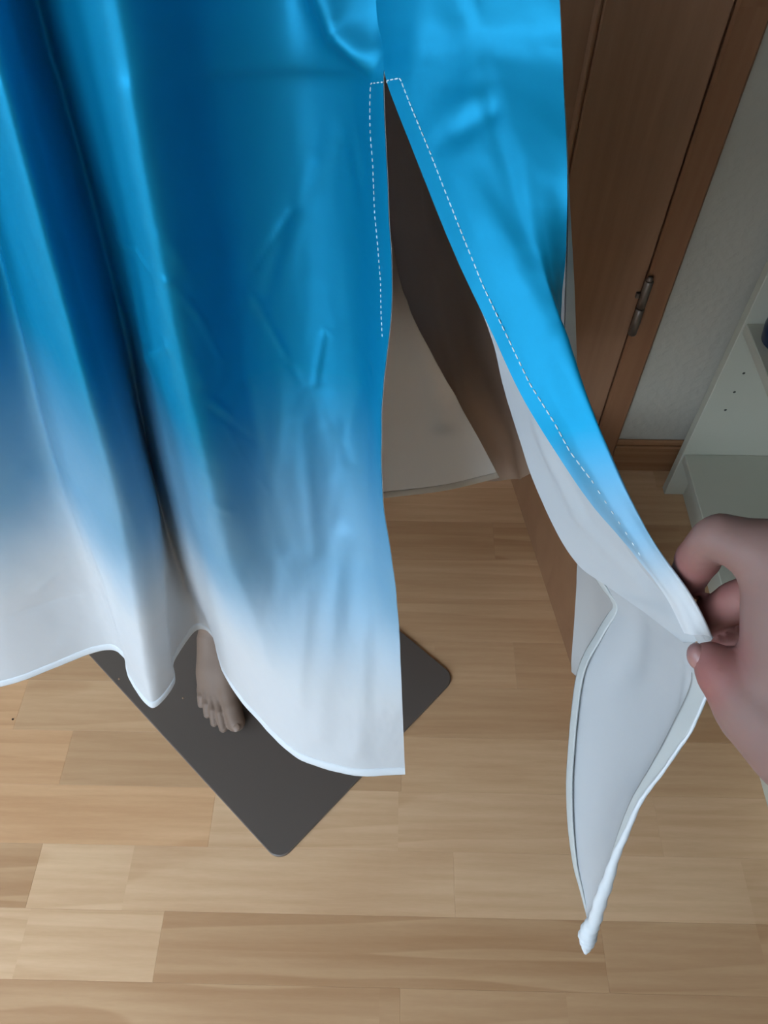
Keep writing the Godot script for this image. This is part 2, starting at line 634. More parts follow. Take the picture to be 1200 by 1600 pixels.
	for hy: float in [0.434, 1.66]:
		var hinge := Node3D.new()
		hinge.name = "hinge"
		hinge.position = Vector3(0.406, hy, zl + 0.009)
		door.add_child(hinge, true)
		for k: Array in [[-0.058, -0.003], [-0.001, 0.052]]:
			var y0: float = k[0]
			var y1: float = k[1]
			part("knuckle", lathe(PackedVector2Array([Vector2(0, y0), Vector2(0.006, y0), Vector2(0.0072, y0 + 0.0012), Vector2(0.0072, y1 - 0.0012), Vector2(0.006, y1), Vector2(0, y1)]), 20), steel, hinge)
		part("pin_cap", lathe(PackedVector2Array([Vector2(0.0045, 0.050), Vector2(0.0055, 0.054), Vector2(0.0045, 0.058), Vector2(0, 0.060)]), 16), steel, hinge)
		part("pivot", box(Vector3(-0.012, 0.014, -0.011), Vector3(-0.002, 0.024, -0.003), 0.001), steel, hinge)
		part("pivot", box(Vector3(0.002, -0.042, -0.011), Vector3(0.010, -0.032, -0.003), 0.001), steel, hinge)

func bookcase() -> void:
	var white := mat(Color(0.74, 0.735, 0.675), 0.45, 0.4)
	var o := thing("bookcase", Vector3(0.71, 0, -0.6))
	tag(o, "white open bookcase with a row of shelf pin holes, in the corner beside the door", "bookcase")
	var front := 0.560
	var back := 0.855
	var za := -0.999
	var zb := -0.20
	var at := o.position
	part("side_panel", box(Vector3(front, 0, za - 0.019) - at, Vector3(back, 1.9, za) - at, 0.0012), white, o)
	part("side_panel", box(Vector3(front, 0, zb) - at, Vector3(back, 1.9, zb + 0.019) - at, 0.0012), white, o)
	part("back_panel", box(Vector3(back - 0.006, 0.06, za) - at, Vector3(back, 1.9, zb) - at, 0.001), white, o)
	part("plinth", box(Vector3(0.598, 0, za + 0.0003) - at, Vector3(0.612, 0.106, zb - 0.0003) - at, 0.001), white, o)
	part("top_panel", box(Vector3(front, 1.9, za - 0.019) - at, Vector3(back, 1.92, zb + 0.019) - at, 0.0012), white, o)
	for y: float in [0.107, 0.425, 0.74, 1.06, 1.38]:
		part("shelf", box(Vector3(front + 0.003, y, za + 0.0003) - at, Vector3(back - 0.0062, y + 0.019, zb - 0.0003) - at, 0.0012), white, o)
	var dark := mat(Color(0.20, 0.21, 0.19), 0.8)
	for y: float in [0.248, 0.2925, 0.337]:
		var ring := lathe(PackedVector2Array([Vector2(0, 0.0), Vector2(0.0018, 0.0), Vector2(0.0022, 0.0003), Vector2(0.0025, 0.0)]), 16)
		var h := part("pin_hole", ring, dark, o, Vector3(0.599, y, za + 0.0002) - at)
		h.rotation.x = PI / 2
	var j := thing("jar", Vector3(0.606, 0.4442, -0.948))
	tag(j, "dark blue rounded jar on the white shelf, cut by the right edge", "jar")
	var blue := mat(Color(0.05, 0.13, 0.26), 0.3, 0.5)
	part("body", lathe(PackedVector2Array([Vector2(0, 0), Vector2(0.026, 0), Vector2(0.034, 0.006), Vector2(0.038, 0.03), Vector2(0.036, 0.06), Vector2(0.028, 0.078), Vector2(0.022, 0.084), Vector2(0.022, 0.09)]), 32), blue, j)
	part("lid", lathe(PackedVector2Array([Vector2(0.0245, 0.088), Vector2(0.0255, 0.091), Vector2(0.0255, 0.1), Vector2(0.022, 0.104), Vector2(0, 0.105)]), 32), mat(Color(0.12, 0.13, 0.16), 0.4), j)

func board() -> void:
	var m := mat(Color(0.78, 0.73, 0.70), 0.5, 0.35)
	m.albedo_texture = wood_texture(91, 1024, 192, Color(0.78, 0.64, 0.51), Color(0.65, 0.51, 0.39), 0.15)
	var a := Vector3(0.245, 0, -1.035)
	var b := Vector3(0.337, 0, -0.50)
	var o := thing("wooden_board", (a + b) * 0.5)
	tag(o, "low upright wooden board standing on the floor behind the held white dress corner", "board")
	o.rotation.y = atan2(b.x - a.x, b.z - a.z)
	var l := a.distance_to(b)
	part("panel", box(Vector3(0.0, 0.0, -l / 2), Vector3(0.018, 0.20, l / 2), 0.002, Vector2.ZERO, Vector2(3.0, 1.2), 1), m, o)
	part("edge_band", box(Vector3(-0.0005, 0.2, -l / 2), Vector3(0.0185, 0.2015, l / 2), 0.0004), m, o)

func stand_and_mannequin() -> void:
	# the stand plate: a rectangle with rounded corners, turned on the floor
	var b := Vector3(-0.1639, 0.0000, -0.2782)
	var ux := Vector3(0.671, 0, -0.742).normalized()
	var uy := Vector3(-0.742, 0, -0.671).normalized()
	b = b - (ux + uy) * 0.004
	var w := 0.414
	var l := 0.56
	var centre := b + ux * w / 2 + uy * l / 2
	var plate := thing("stand_plate", centre)
	tag(plate, "flat dark grey stand plate with rounded corners lying on the floor under the mannequin", "stand plate")
	var outline := PackedVector3Array()
	var rad := 0.022
	for c: Array in [[1, 1, 0], [-1, 1, 1], [-1, -1, 2], [1, -1, 3]]:
		for k in 9:
			var ang: float = (float(c[2]) + k / 8.0) * PI / 2
			outline.append(ux * (float(c[0]) * (w / 2 - rad) + cos(ang) * rad) + uy * (float(c[1]) * (l / 2 - rad) + sin(ang) * rad))
	var st := SurfaceTool.new()
	st.begin(Mesh.PRIMITIVE_TRIANGLES)
	st.set_smooth_group(-1)
	var n := outline.size()
	var layers := [[1.0, 0.0], [1.0, 0.0045], [0.995, 0.006]]
	for i in n:
		var k := (i + 1) % n
		for s in 2:
			var q := [outline[i] * layers[s][0] + Vector3.UP * layers[s][1], outline[k] * layers[s][0] + Vector3.UP * layers[s][1], outline[k] * layers[s + 1][0] + Vector3.UP * layers[s + 1][1], outline[i] * layers[s + 1][0] + Vector3.UP * layers[s + 1][1]]
			for j: int in [0, 1, 2, 0, 2, 3]:
				st.add_vertex(q[j])
		for p: Vector3 in [Vector3.UP * 0.006, outline[i] * 0.995 + Vector3.UP * 0.006, outline[k] * 0.995 + Vector3.UP * 0.006]:
			st.add_vertex(p)
		for p: Vector3 in [Vector3.ZERO, outline[k], outline[i]]:
			st.add_vertex(p)
	st.generate_normals()
	var metal := mat(Color(0.36, 0.323, 0.298), 0.42, 0.5)
	metal.roughness = 0.4
	part("plate", st.commit(), metal, plate)
	# crumbs of dust on the plate
	var crumb := lathe(PackedVector2Array([Vector2(0, 0), Vector2(0.0018, 0.0002), Vector2(0.0015, 0.0012), Vector2(0, 0.0016)]), 8)
	var dust := mat(Color(0.62, 0.5, 0.4), 0.9)
	for c: Array in [[Vector3(-0.4724, 0.0060, -0.5641), "pale crumb on the dark stand plate near the pointed hem tip"], [Vector3(-0.3548, 0.0060, -0.5311), "tiny crumb on the dark stand plate just left of the toes"]]:
		var d := part("crumb", crumb, dust, self, c[0])
		tag(d, c[1], "crumb")
	var speck := part("crumb", crumb, mat(Color(0.2, 0.13, 0.08), 0.9), self, Vector3(-0.6377, 0.0000, -0.4902))
	tag(speck, "dark speck on the floorboards at the left edge below the hem", "crumb")

	# the mannequin: both feet, legs and hips as one body; only the right foot shows below the hem
	var skin := mat(Color(1, 1, 1), 0.5, 0.4)
	skin.vertex_color_use_as_albedo = true
	var tone := func(_p: Vector3) -> Color: return Color(0.205, 0.142, 0.108)
	var o := thing("mannequin", Vector3(-0.25, 0, -0.62))
	tag(o, "brown mannequin with one bare foot showing below the hem of the dress", "mannequin")
	var bones: Array = []
	for side: int in [0, 1]:
		var f := func(p: Vector3) -> Vector3:
			return (p if side == 0 else Vector3(-0.46 - p.x, p.y, p.z - 0.03)) + Vector3.UP * 0.007 - o.position
		var y := 0.006
		var toes := [
			[Vector3(-0.2724, 0.0240, -0.5284), Vector3(-0.2554, 0.0170, -0.4833), 0.0175, 0.0158],
			[Vector3(-0.2900, 0.0230, -0.5216), Vector3(-0.2751, 0.0130, -0.4745), 0.0085, 0.0075],
			[Vector3(-0.3003, 0.0220, -0.5241), Vector3(-0.2915, 0.0120, -0.4834), 0.0078, 0.0068],
			[Vector3(-0.3104, 0.0200, -0.5305), Vector3(-0.3058, 0.0110, -0.4980), 0.0074, 0.0064],
			[Vector3(-0.3198, 0.0180, -0.5393), Vector3(-0.3187, 0.0100, -0.5163), 0.0074, 0.0066]]
		for k in 5:
			var a: Vector3 = toes[k][0]
			var c: Vector3 = toes[k][1]
			var r0: float = toes[k][2]
			var r1: float = toes[k][3]
			var m := a.lerp(c, 0.55) + Vector3.UP * (0.004 if k else 0.001)
			bones.append([f.call(a), f.call(m), r0, (r0 + r1) / 2, 0.002, 0.0])
			bones.append([f.call(m), f.call(c), (r0 + r1) / 2, r1, 0.002, 0.0])
			bones.append([f.call(Vector3(-0.297 - k * 0.004, 0.055, -0.615)), f.call(a), 0.021, r0 + 0.0005, 0.006, 0.0])
		bones.append([f.call(Vector3(-0.300, 0.028, -0.70)), f.call(Vector3(-0.300, 0.075, -0.655)), 0.026, 0.034, 0.02, 0.0])
		bones.append([f.call(Vector3(-0.302, 0.026, -0.70)), f.call(Vector3(-0.306, 0.024, -0.57)), 0.022, 0.02, 0.02, 0.0])
		bones.append([f.call(Vector3(-0.300, 0.075, -0.655)), f.call(Vector3(-0.297, 0.16, -0.655)), 0.031, 0.034, 0.02, 0.0])
		bones.append([f.call(Vector3(-0.297, 0.16, -0.655)), f.call(Vector3(-0.293, 0.33, -0.665)), 0.034, 0.05, 0.02, 0.0])
	var lower := body(bones, 0.0022, tone)
	var legs: Array = []
	for s: float in [-0.062, 0.062]:
		var c := Vector3(-0.23 + s, 0, 0) - o.position
		var dz := -0.665 if s < 0 else -0.695
		legs.append([c + Vector3(0, 0.33, dz), c + Vector3(0, 0.47, dz + 0.02), 0.05, 0.048, 0.03, 0.0])
		legs.append([c + Vector3(0, 0.47, dz + 0.02), c + Vector3(0, 0.78, dz + 0.03), 0.052, 0.075, 0.03, 0.0])
		legs.append([c + Vector3(0, 0.78, dz + 0.03), c + Vector3(0, 0.90, -0.645), 0.075, 0.085, 0.04, 0.0])
	legs.append([Vector3(-0.28, 0.92, -0.645) - o.position, Vector3(-0.18, 0.92, -0.645) - o.position, 0.085, 0.085, 0.04, 0.0])
	legs.append([Vector3(-0.23, 0.94, -0.645) - o.position, Vector3(-0.23, 1.18, -0.64) - o.position, 0.10, 0.09, 0.05, 0.0])
	var joined := SurfaceTool.new()
	joined.begin(Mesh.PRIMITIVE_TRIANGLES)
	joined.append_from(lower, 0, Transform3D.IDENTITY)
	joined.append_from(body(legs, 0.011, tone), 0, Transform3D.IDENTITY)
	part("body", joined.commit(), skin, o)
	# the big toe's moulded nail
	var nail := SphereMesh.new()
	nail.radius = 0.006
	nail.height = 0.012
	nail.radial_segments = 16
	nail.rings = 8
	var nm := part("toenail", nail, mat(Color(0.53, 0.44, 0.38), 0.4), o, Vector3(-0.2510, 0.0340, -0.4701) - o.position)
	nm.scale = Vector3(1.0, 0.35, 1.15)
	nm.rotation = Vector3(0.35, -0.2, 0)

# ---------------------------------------------------------------- the dress
func dress() -> void:
	var o := thing("dress", Vector3(-0.2, 0.42, -0.55))
	tag(o, "long satin dress fading from blue to white, its side slit held open", "dress")
	var at := o.position
	var satin := mat(Color(1, 1, 1), 0.52, 0.4)
	satin.vertex_color_use_as_albedo = true
	# the dyed part has the coloured gloss of satin, the undyed part is matt
	var gloss := Image.create(4, 64, false, Image.FORMAT_RGB8)
	for y in 64:
		var s := 1.0 - smoothstep(0.0, 0.8, y / 63.0)
		gloss.fill_rect(Rect2i(0, y, 4, 1), Color(s, s, s))
	satin.metallic = 0.5
	satin.metallic_texture = ImageTexture.create_from_image(gloss)
	satin.metallic_texture_channel = BaseMaterial3D.TEXTURE_CHANNEL_RED
	satin.backlight = Color(0.8, 0.8, 0.8)
	var thread := mat(Color(0.80, 0.86, 0.88), 0.6)
	var white_cloth := mat(Color(0.80, 0.815, 0.825), 0.6, 0.3)
	var blue := Color(0.0005, 0.262, 0.465)
	var mid := Color(0.17, 0.35, 0.49)
	var pale := Color(0.53, 0.545, 0.55)
	var dye := func(t: float, p: Vector3) -> Color:
		t = clampf(t + 0.05 * noise.get_noise_3d(p.x * 9.0, p.y * 5.0, p.z * 9.0), 0.0, 1.0)
		if t < 0.5:
			return blue.lerp(mid, smoothstep(0.0, 0.5, t) if t > 0.0 else 0.0)
		return mid.lerp(pale, smoothstep(0.5, 1.0, t))
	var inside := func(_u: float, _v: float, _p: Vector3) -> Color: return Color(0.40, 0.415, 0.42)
	var to_eye := Vector3(0, 0.7, 0.7)

	# front panel, from the left up to the slit
	var rows: Array = [
		[Vector3(-0.2266, 1.3023, -0.4475), Vector3(-0.2006, 1.3127, -0.4146), Vector3(-0.2162, 1.2961, -0.4477), Vector3(-0.2143, 1.2998, -0.4397), Vector3(-0.2000, 1.3065, -0.4296), Vector3(-0.1715, 1.3179, -0.4081), Vector3(-0.1670, 1.3127, -0.4145), Vector3(-0.1694, 1.3023, -0.4352), Vector3(-0.1728, 1.2951, -0.4431), Vector3(-0.1658, 1.2982, -0.4377), Vector3(-0.1454, 1.3086, -0.4219), Vector3(-0.1149, 1.3230, -0.3954), Vector3(-0.0976, 1.3003, -0.4766), Vector3(-0.0684, 1.2910, -0.5091), Vector3(-0.0389, 1.2966, -0.4939), Vector3(-0.0174, 1.3054, -0.4687)],
		[Vector3(-0.3026, 1.0987, -0.4247), Vector3(-0.2582, 1.1067, -0.4029), Vector3(-0.2469, 1.0939, -0.4394), Vector3(-0.2377, 1.0967, -0.4317), Vector3(-0.2235, 1.1019, -0.4172), Vector3(-0.1943, 1.1107, -0.3929), Vector3(-0.1863, 1.1067, -0.4044), Vector3(-0.1894, 1.0987, -0.4270), Vector3(-0.1875, 1.0932, -0.4429), Vector3(-0.1766, 1.0955, -0.4363), Vector3(-0.1568, 1.1035, -0.4140), Vector3(-0.1251, 1.1146, -0.3829), Vector3(-0.0981, 1.0971, -0.4333), Vector3(-0.0626, 1.0900, -0.4544), Vector3(-0.0316, 1.0943, -0.4426), Vector3(-0.0094, 1.1011, -0.4238)],
		[Vector3(-0.3178, 1.0580, -0.4202), Vector3(-0.2674, 1.0655, -0.4006), Vector3(-0.2521, 1.0535, -0.4378), Vector3(-0.2423, 1.0561, -0.4301), Vector3(-0.2265, 1.0610, -0.4148), Vector3(-0.1963, 1.0701, -0.3879), Vector3(-0.1898, 1.0655, -0.4023), Vector3(-0.1913, 1.0580, -0.4254), Vector3(-0.1892, 1.0528, -0.4429), Vector3(-0.1779, 1.0554, -0.4350), Vector3(-0.1579, 1.0634, -0.4105), Vector3(-0.1269, 1.0744, -0.3773), Vector3(-0.1004, 1.0530, -0.4324), Vector3(-0.0633, 1.0450, -0.4542), Vector3(-0.0282, 1.0497, -0.4416), Vector3(-0.0084, 1.0602, -0.4148)],
		[Vector3(-0.3355, 1.0105, -0.4148), Vector3(-0.2781, 1.0174, -0.3980), Vector3(-0.2582, 1.0063, -0.4359), Vector3(-0.2477, 1.0088, -0.4282), Vector3(-0.2300, 1.0133, -0.4119), Vector3(-0.1988, 1.0230, -0.3827), Vector3(-0.1939, 1.0174, -0.4000), Vector3(-0.1935, 1.0105, -0.4235), Vector3(-0.1911, 1.0056, -0.4428), Vector3(-0.1794, 1.0088, -0.4338), Vector3(-0.1593, 1.0168, -0.4069), Vector3(-0.1292, 1.0278, -0.3716), Vector3(-0.1026, 1.0006, -0.4292), Vector3(-0.0637, 0.9913, -0.4510), Vector3(-0.0279, 0.9966, -0.4378), Vector3(-0.0059, 1.0126, -0.4043)],
		[Vector3(-0.3583, 0.9494, -0.4080), Vector3(-0.2918, 0.9556, -0.3946), Vector3(-0.2660, 0.9457, -0.4334), Vector3(-0.2546, 0.9479, -0.4258), Vector3(-0.2379, 0.9519, -0.4082), Vector3(-0.2027, 0.9625, -0.3768), Vector3(-0.1972, 0.9556, -0.3970), Vector3(-0.1958, 0.9494, -0.4211), Vector3(-0.1953, 0.9451, -0.4428), Vector3(-0.1808, 0.9487, -0.4327), Vector3(-0.1635, 0.9569, -0.4031), Vector3(-0.1312, 0.9681, -0.3656), Vector3(-0.1047, 0.9330, -0.4218), Vector3(-0.0636, 0.9218, -0.4423), Vector3(-0.0274, 0.9279, -0.4290), Vector3(-0.0024, 0.9513, -0.3909)],
		[Vector3(-0.3861, 0.8747, -0.3996), Vector3(-0.3108, 0.8801, -0.3903), Vector3(-0.2783, 0.8715, -0.4303), Vector3(-0.2659, 0.8734, -0.4228), Vector3(-0.2454, 0.8769, -0.4037), Vector3(-0.2080, 0.8882, -0.3707), Vector3(-0.2007, 0.8801, -0.3933), Vector3(-0.1988, 0.8747, -0.4182), Vector3(-0.2012, 0.8710, -0.4427), Vector3(-0.1882, 0.8752, -0.4317), Vector3(-0.1692, 0.8832, -0.3995), Vector3(-0.1338, 0.8943, -0.3602), Vector3(-0.1060, 0.8520, -0.4080), Vector3(-0.0623, 0.8391, -0.4251), Vector3(-0.0257, 0.8459, -0.4126), Vector3(-0.0092, 0.8763, -0.3742)],
		[Vector3(-0.4190, 0.7865, -0.3898), Vector3(-0.3379, 0.7908, -0.3853), Vector3(-0.2949, 0.7839, -0.4267), Vector3(-0.2791, 0.7854, -0.4193), Vector3(-0.2580, 0.7882, -0.3982), Vector3(-0.2150, 0.7990, -0.3649), Vector3(-0.2041, 0.7908, -0.3890), Vector3(-0.2046, 0.7865, -0.4146), Vector3(-0.2107, 0.7835, -0.4426), Vector3(-0.2013, 0.7876, -0.4312), Vector3(-0.1743, 0.7949, -0.3967), Vector3(-0.1369, 0.8050, -0.3559), Vector3(-0.1054, 0.7613, -0.3862), Vector3(-0.0589, 0.7483, -0.3971), Vector3(-0.0222, 0.7550, -0.3867), Vector3(-0.0074, 0.7878, -0.3547)],
		[Vector3(-0.4545, 0.6915, -0.3791), Vector3(-0.3670, 0.6947, -0.3798), Vector3(-0.3103, 0.6896, -0.4228), Vector3(-0.2905, 0.6907, -0.4155), Vector3(-0.2688, 0.6928, -0.3924), Vector3(-0.2275, 0.7010, -0.3596), Vector3(-0.2116, 0.6947, -0.3843), Vector3(-0.2116, 0.6915, -0.4108), Vector3(-0.2208, 0.6893, -0.4424), Vector3(-0.2103, 0.6924, -0.4314), Vector3(-0.1801, 0.6980, -0.3949), Vector3(-0.1424, 0.7056, -0.3530), Vector3(-0.1035, 0.6716, -0.3588), Vector3(-0.0544, 0.6614, -0.3614), Vector3(-0.0181, 0.6667, -0.3540), Vector3(0.0036, 0.6924, -0.3339)],
		[Vector3(-0.4900, 0.5965, -0.3685), Vector3(-0.3962, 0.5985, -0.3743), Vector3(-0.3227, 0.5952, -0.4189), Vector3(-0.2994, 0.5960, -0.4118), Vector3(-0.2794, 0.5973, -0.3867), Vector3(-0.2431, 0.6012, -0.3546), Vector3(-0.2253, 0.5985, -0.3795), Vector3(-0.2271, 0.5965, -0.4069), Vector3(-0.2287, 0.5950, -0.4423), Vector3(-0.2159, 0.5964, -0.4319), Vector3(-0.1857, 0.5993, -0.3935), Vector3(-0.1489, 0.6033, -0.3507), Vector3(-0.1011, 0.5893, -0.3300), Vector3(-0.0496, 0.5848, -0.3242), Vector3(-0.0141, 0.5872, -0.3200), Vector3(0.0092, 0.5971, -0.3130)],
		[Vector3(-0.5229, 0.5082, -0.3586), Vector3(-0.4233, 0.5093, -0.3692), Vector3(-0.3358, 0.5076, -0.4154), Vector3(-0.3076, 0.5080, -0.4083), Vector3(-0.2905, 0.5086, -0.3813), Vector3(-0.2570, 0.5098, -0.3488), Vector3(-0.2380, 0.5093, -0.3750), Vector3(-0.2416, 0.5082, -0.4032), Vector3(-0.2328, 0.5075, -0.4422), Vector3(-0.2166, 0.5078, -0.4319), Vector3(-0.1904, 0.5089, -0.3911), Vector3(-0.1542, 0.5103, -0.3468), Vector3(-0.1000, 0.5080, -0.3079), Vector3(-0.0461, 0.5071, -0.2959), Vector3(-0.0107, 0.5077, -0.2938), Vector3(0.0132, 0.5085, -0.2936)],
		[Vector3(-0.5558, 0.4200, -0.3487), Vector3(-0.4503, 0.4200, -0.3642), Vector3(-0.3493, 0.4200, -0.4118), Vector3(-0.3156, 0.4200, -0.4049), Vector3(-0.3017, 0.4200, -0.3759), Vector3(-0.2702, 0.4200, -0.3422), Vector3(-0.2507, 0.4200, -0.3705), Vector3(-0.2561, 0.4200, -0.3995), Vector3(-0.2368, 0.4200, -0.4422), Vector3(-0.2126, 0.4200, -0.4315), Vector3(-0.1947, 0.4200, -0.3877), Vector3(-0.1589, 0.4200, -0.3413), Vector3(-0.0999, 0.4200, -0.2891), Vector3(-0.0433, 0.4200, -0.2722), Vector3(-0.0075, 0.4200, -0.2716), Vector3(0.0172, 0.4200, -0.2741)]]
	var marks: Array = [
		[Vector3(-0.0410, 1.1126, -0.4545), Vector3(-0.0322, 1.0815, -0.4414), 0.0110, 0.0110],
		[Vector3(-0.0322, 1.0815, -0.4414), Vector3(-0.0117, 1.0689, -0.4208), 0.0070, 0.0070],
		[Vector3(-0.0160, 1.1187, -0.4348), Vector3(-0.0110, 1.0757, -0.4205), -0.0100, 0.0110],
		[Vector3(-0.0922, 0.9057, -0.4291), Vector3(-0.0783, 0.8642, -0.4280), 0.0016, 0.0026],
		[Vector3(-0.0790, 0.8670, -0.4282), Vector3(-0.0713, 0.8445, -0.4252), -0.0013, 0.0030],
		[Vector3(-0.0519, 0.8885, -0.4358), Vector3(-0.0608, 0.8439, -0.4260), 0.0015, 0.0026],
		[Vector3(-0.0519, 0.8885, -0.4358), Vector3(-0.0170, 0.8804, -0.4033), -0.0015, 0.0026],
		[Vector3(-0.0972, 0.9228, -0.4277), Vector3(-0.0922, 0.9057, -0.4291), 0.0013, 0.0030],
		[Vector3(-0.1516, 0.9825, -0.3880), Vector3(-0.1309, 0.9784, -0.3669), 0.0014, 0.0030],
		[Vector3(-0.1309, 0.9784, -0.3669), Vector3(-0.1192, 0.9233, -0.3886), 0.0013, 0.0030],
		[Vector3(-0.0933, 0.9406, -0.4326), Vector3(-0.0683, 0.9729, -0.4484), 0.0015, 0.0030],
		[Vector3(-0.1654, 0.9021, -0.3966), Vector3(-0.1268, 0.9199, -0.3679), 0.0014, 0.0026],
		[Vector3(-0.1235, 0.9533, -0.3761), Vector3(-0.1175, 0.8992, -0.3913), 0.0011, 0.0030],
		[Vector3(-0.1778, 0.9629, -0.4299), Vector3(-0.1511, 0.9841, -0.3876), 0.0013, 0.0030],
		[Vector3(-0.1211, 0.8522, -0.3770), Vector3(-0.1017, 0.7586, -0.3879), 0.0011, 0.0030],
		[Vector3(-0.1254, 0.8725, -0.3696), Vector3(-0.1066, 0.8095, -0.3978), -0.0011, 0.0030],
		[Vector3(-0.0683, 0.9729, -0.4484), Vector3(-0.0911, 0.9159, -0.4313), 0.0020, 0.0060],
		[Vector3(-0.0518, 1.0056, -0.4509), Vector3(-0.0778, 0.9348, -0.4412), -0.0015, 0.0070],
		[Vector3(-0.0272, 1.0271, -0.4397), Vector3(-0.0221, 0.9965, -0.4315), 0.0015, 0.0050],
		[Vector3(-0.0390, 1.0231, -0.4474), Vector3(-0.0623, 0.9722, -0.4497), 0.0013, 0.0060],
		[Vector3(-0.1815, 0.8735, -0.4189), Vector3(-0.1415, 0.9311, -0.3667), 0.0018, 0.0040],
		[Vector3(-0.1415, 0.9311, -0.3667), Vector3(-0.1253, 0.8965, -0.3694), 0.0015, 0.0040],
		[Vector3(-0.1280, 1.0049, -0.3704), Vector3(-0.1211, 0.9713, -0.3828), 0.0013, 0.0050],
		[Vector3(-0.1267, 0.8871, -0.3671), Vector3(-0.1177, 0.8513, -0.3843), 0.0015, 0.0040],
		[Vector3(-0.0569, 0.8439, -0.4261), Vector3(-0.0363, 0.7815, -0.4039), 0.0018, 0.0060],
		[Vector3(-0.0846, 0.8532, -0.4225), Vector3(-0.0965, 0.7622, -0.3918), -0.0018, 0.0080],
		[Vector3(-0.0708, 0.8122, -0.4162), Vector3(-0.0689, 0.6945, -0.3754), 0.0020, 0.0070],
		[Vector3(-0.1061, 0.8586, -0.4097), Vector3(-0.0905, 0.6987, -0.3721), -0.0015, 0.0060],
		[Vector3(-0.0406, 0.7086, -0.3797), Vector3(-0.0719, 0.4766, -0.2919), 0.0025, 0.0100],
		[Vector3(-0.1381, 0.7904, -0.3558), Vector3(-0.1273, 0.7696, -0.3596), 0.0018, 0.0040],
		[Vector3(-0.1434, 0.8416, -0.3618), Vector3(-0.1294, 0.8158, -0.3600), -0.0013, 0.0040],
		[Vector3(-0.1372, 0.7348, -0.3530), Vector3(-0.1188, 0.5618, -0.3290), 0.0015, 0.0080],
		[Vector3(-0.0271, 0.8551, -0.4149), Vector3(-0.0500, 0.7658, -0.4033), -0.0015, 0.0070],
		[Vector3(-0.1019, 0.6890, -0.3650), Vector3(-0.1373, 0.5212, -0.3340), -0.0015, 0.0080],
		[Vector3(-0.0763, 0.6515, -0.3557), Vector3(-0.0892, 0.5216, -0.3073), 0.0015, 0.0060],
		[Vector3(-0.0183, 0.6804, -0.3590), Vector3(-0.0323, 0.4555, -0.2801), 0.0018, 0.0080],
		[Vector3(-0.3560, 0.5848, -0.3974), Vector3(-0.3030, 0.6043, -0.4164), 0.0013, 0.0060],
		[Vector3(-0.3860, 0.5610, -0.3809), Vector3(-0.3350, 0.5434, -0.4150), -0.0013, 0.0060]]
	var ripple := func(u: float, v: float, p: Vector3) -> float:
		var h := creases(marks, p) * lerpf(1.0, smoothstep(0.0, 0.04, 1.0 - u), smoothstep(0.08, 0.17, v))
		h += 0.0016 * fine.get_noise_3d(p.x * 16.0, p.y * 7.0, p.z * 6.0) * smoothstep(0.05, 0.4, v)
		return h
	var g := sheet_grid(rows, 310, 340, ripple, to_eye)
	var front := part("front_panel", shifted(cloth(g, to_eye, 0.0006, func(u: float, v: float, p: Vector3) -> Color: return dye.call((0.935 - 0.04 * u - 0.03 * smoothstep(0.55, 0.9, u) - p.y) / 0.345, p), inside), -at), satin, o)
	front.set_meta("label", "front panel of the dress, blue fading to white")
	var nrm := grid_normals(g, to_eye)
	part("hem", shifted(hem_of(g, nrm, 0.013, 0.0012), -at), white_cloth, front)
	# the stitching beside the slit and the little bar across its top
	var line := PackedVector3Array()
	var up := PackedVector3Array()
	for p: Vector3 in [Vector3(-0.0083, 1.0664, -0.4163), Vector3(-0.0118, 1.0642, -0.4207), Vector3(-0.0149, 1.0618, -0.4252), Vector3(-0.0155, 1.0605, -0.4259), Vector3(-0.0158, 1.0515, -0.4261), Vector3(-0.0156, 1.0380, -0.4256), Vector3(-0.0150, 1.0185, -0.4208), Vector3(-0.0137, 0.9929, -0.4170), Vector3(-0.0121, 0.9749, -0.4117), Vector3(-0.0101, 0.9518, -0.4054), Vector3(-0.0092, 0.9313, -0.4000), Vector3(-0.0087, 0.9167, -0.3924)]:
		near(g, nrm, p, line, up)
	var s1 := part("stitching", shifted(stitches(line, up, 0.0027, 0.0010, 0.00036), -at), thread, front)
	s1.set_meta("kind", "stuff")

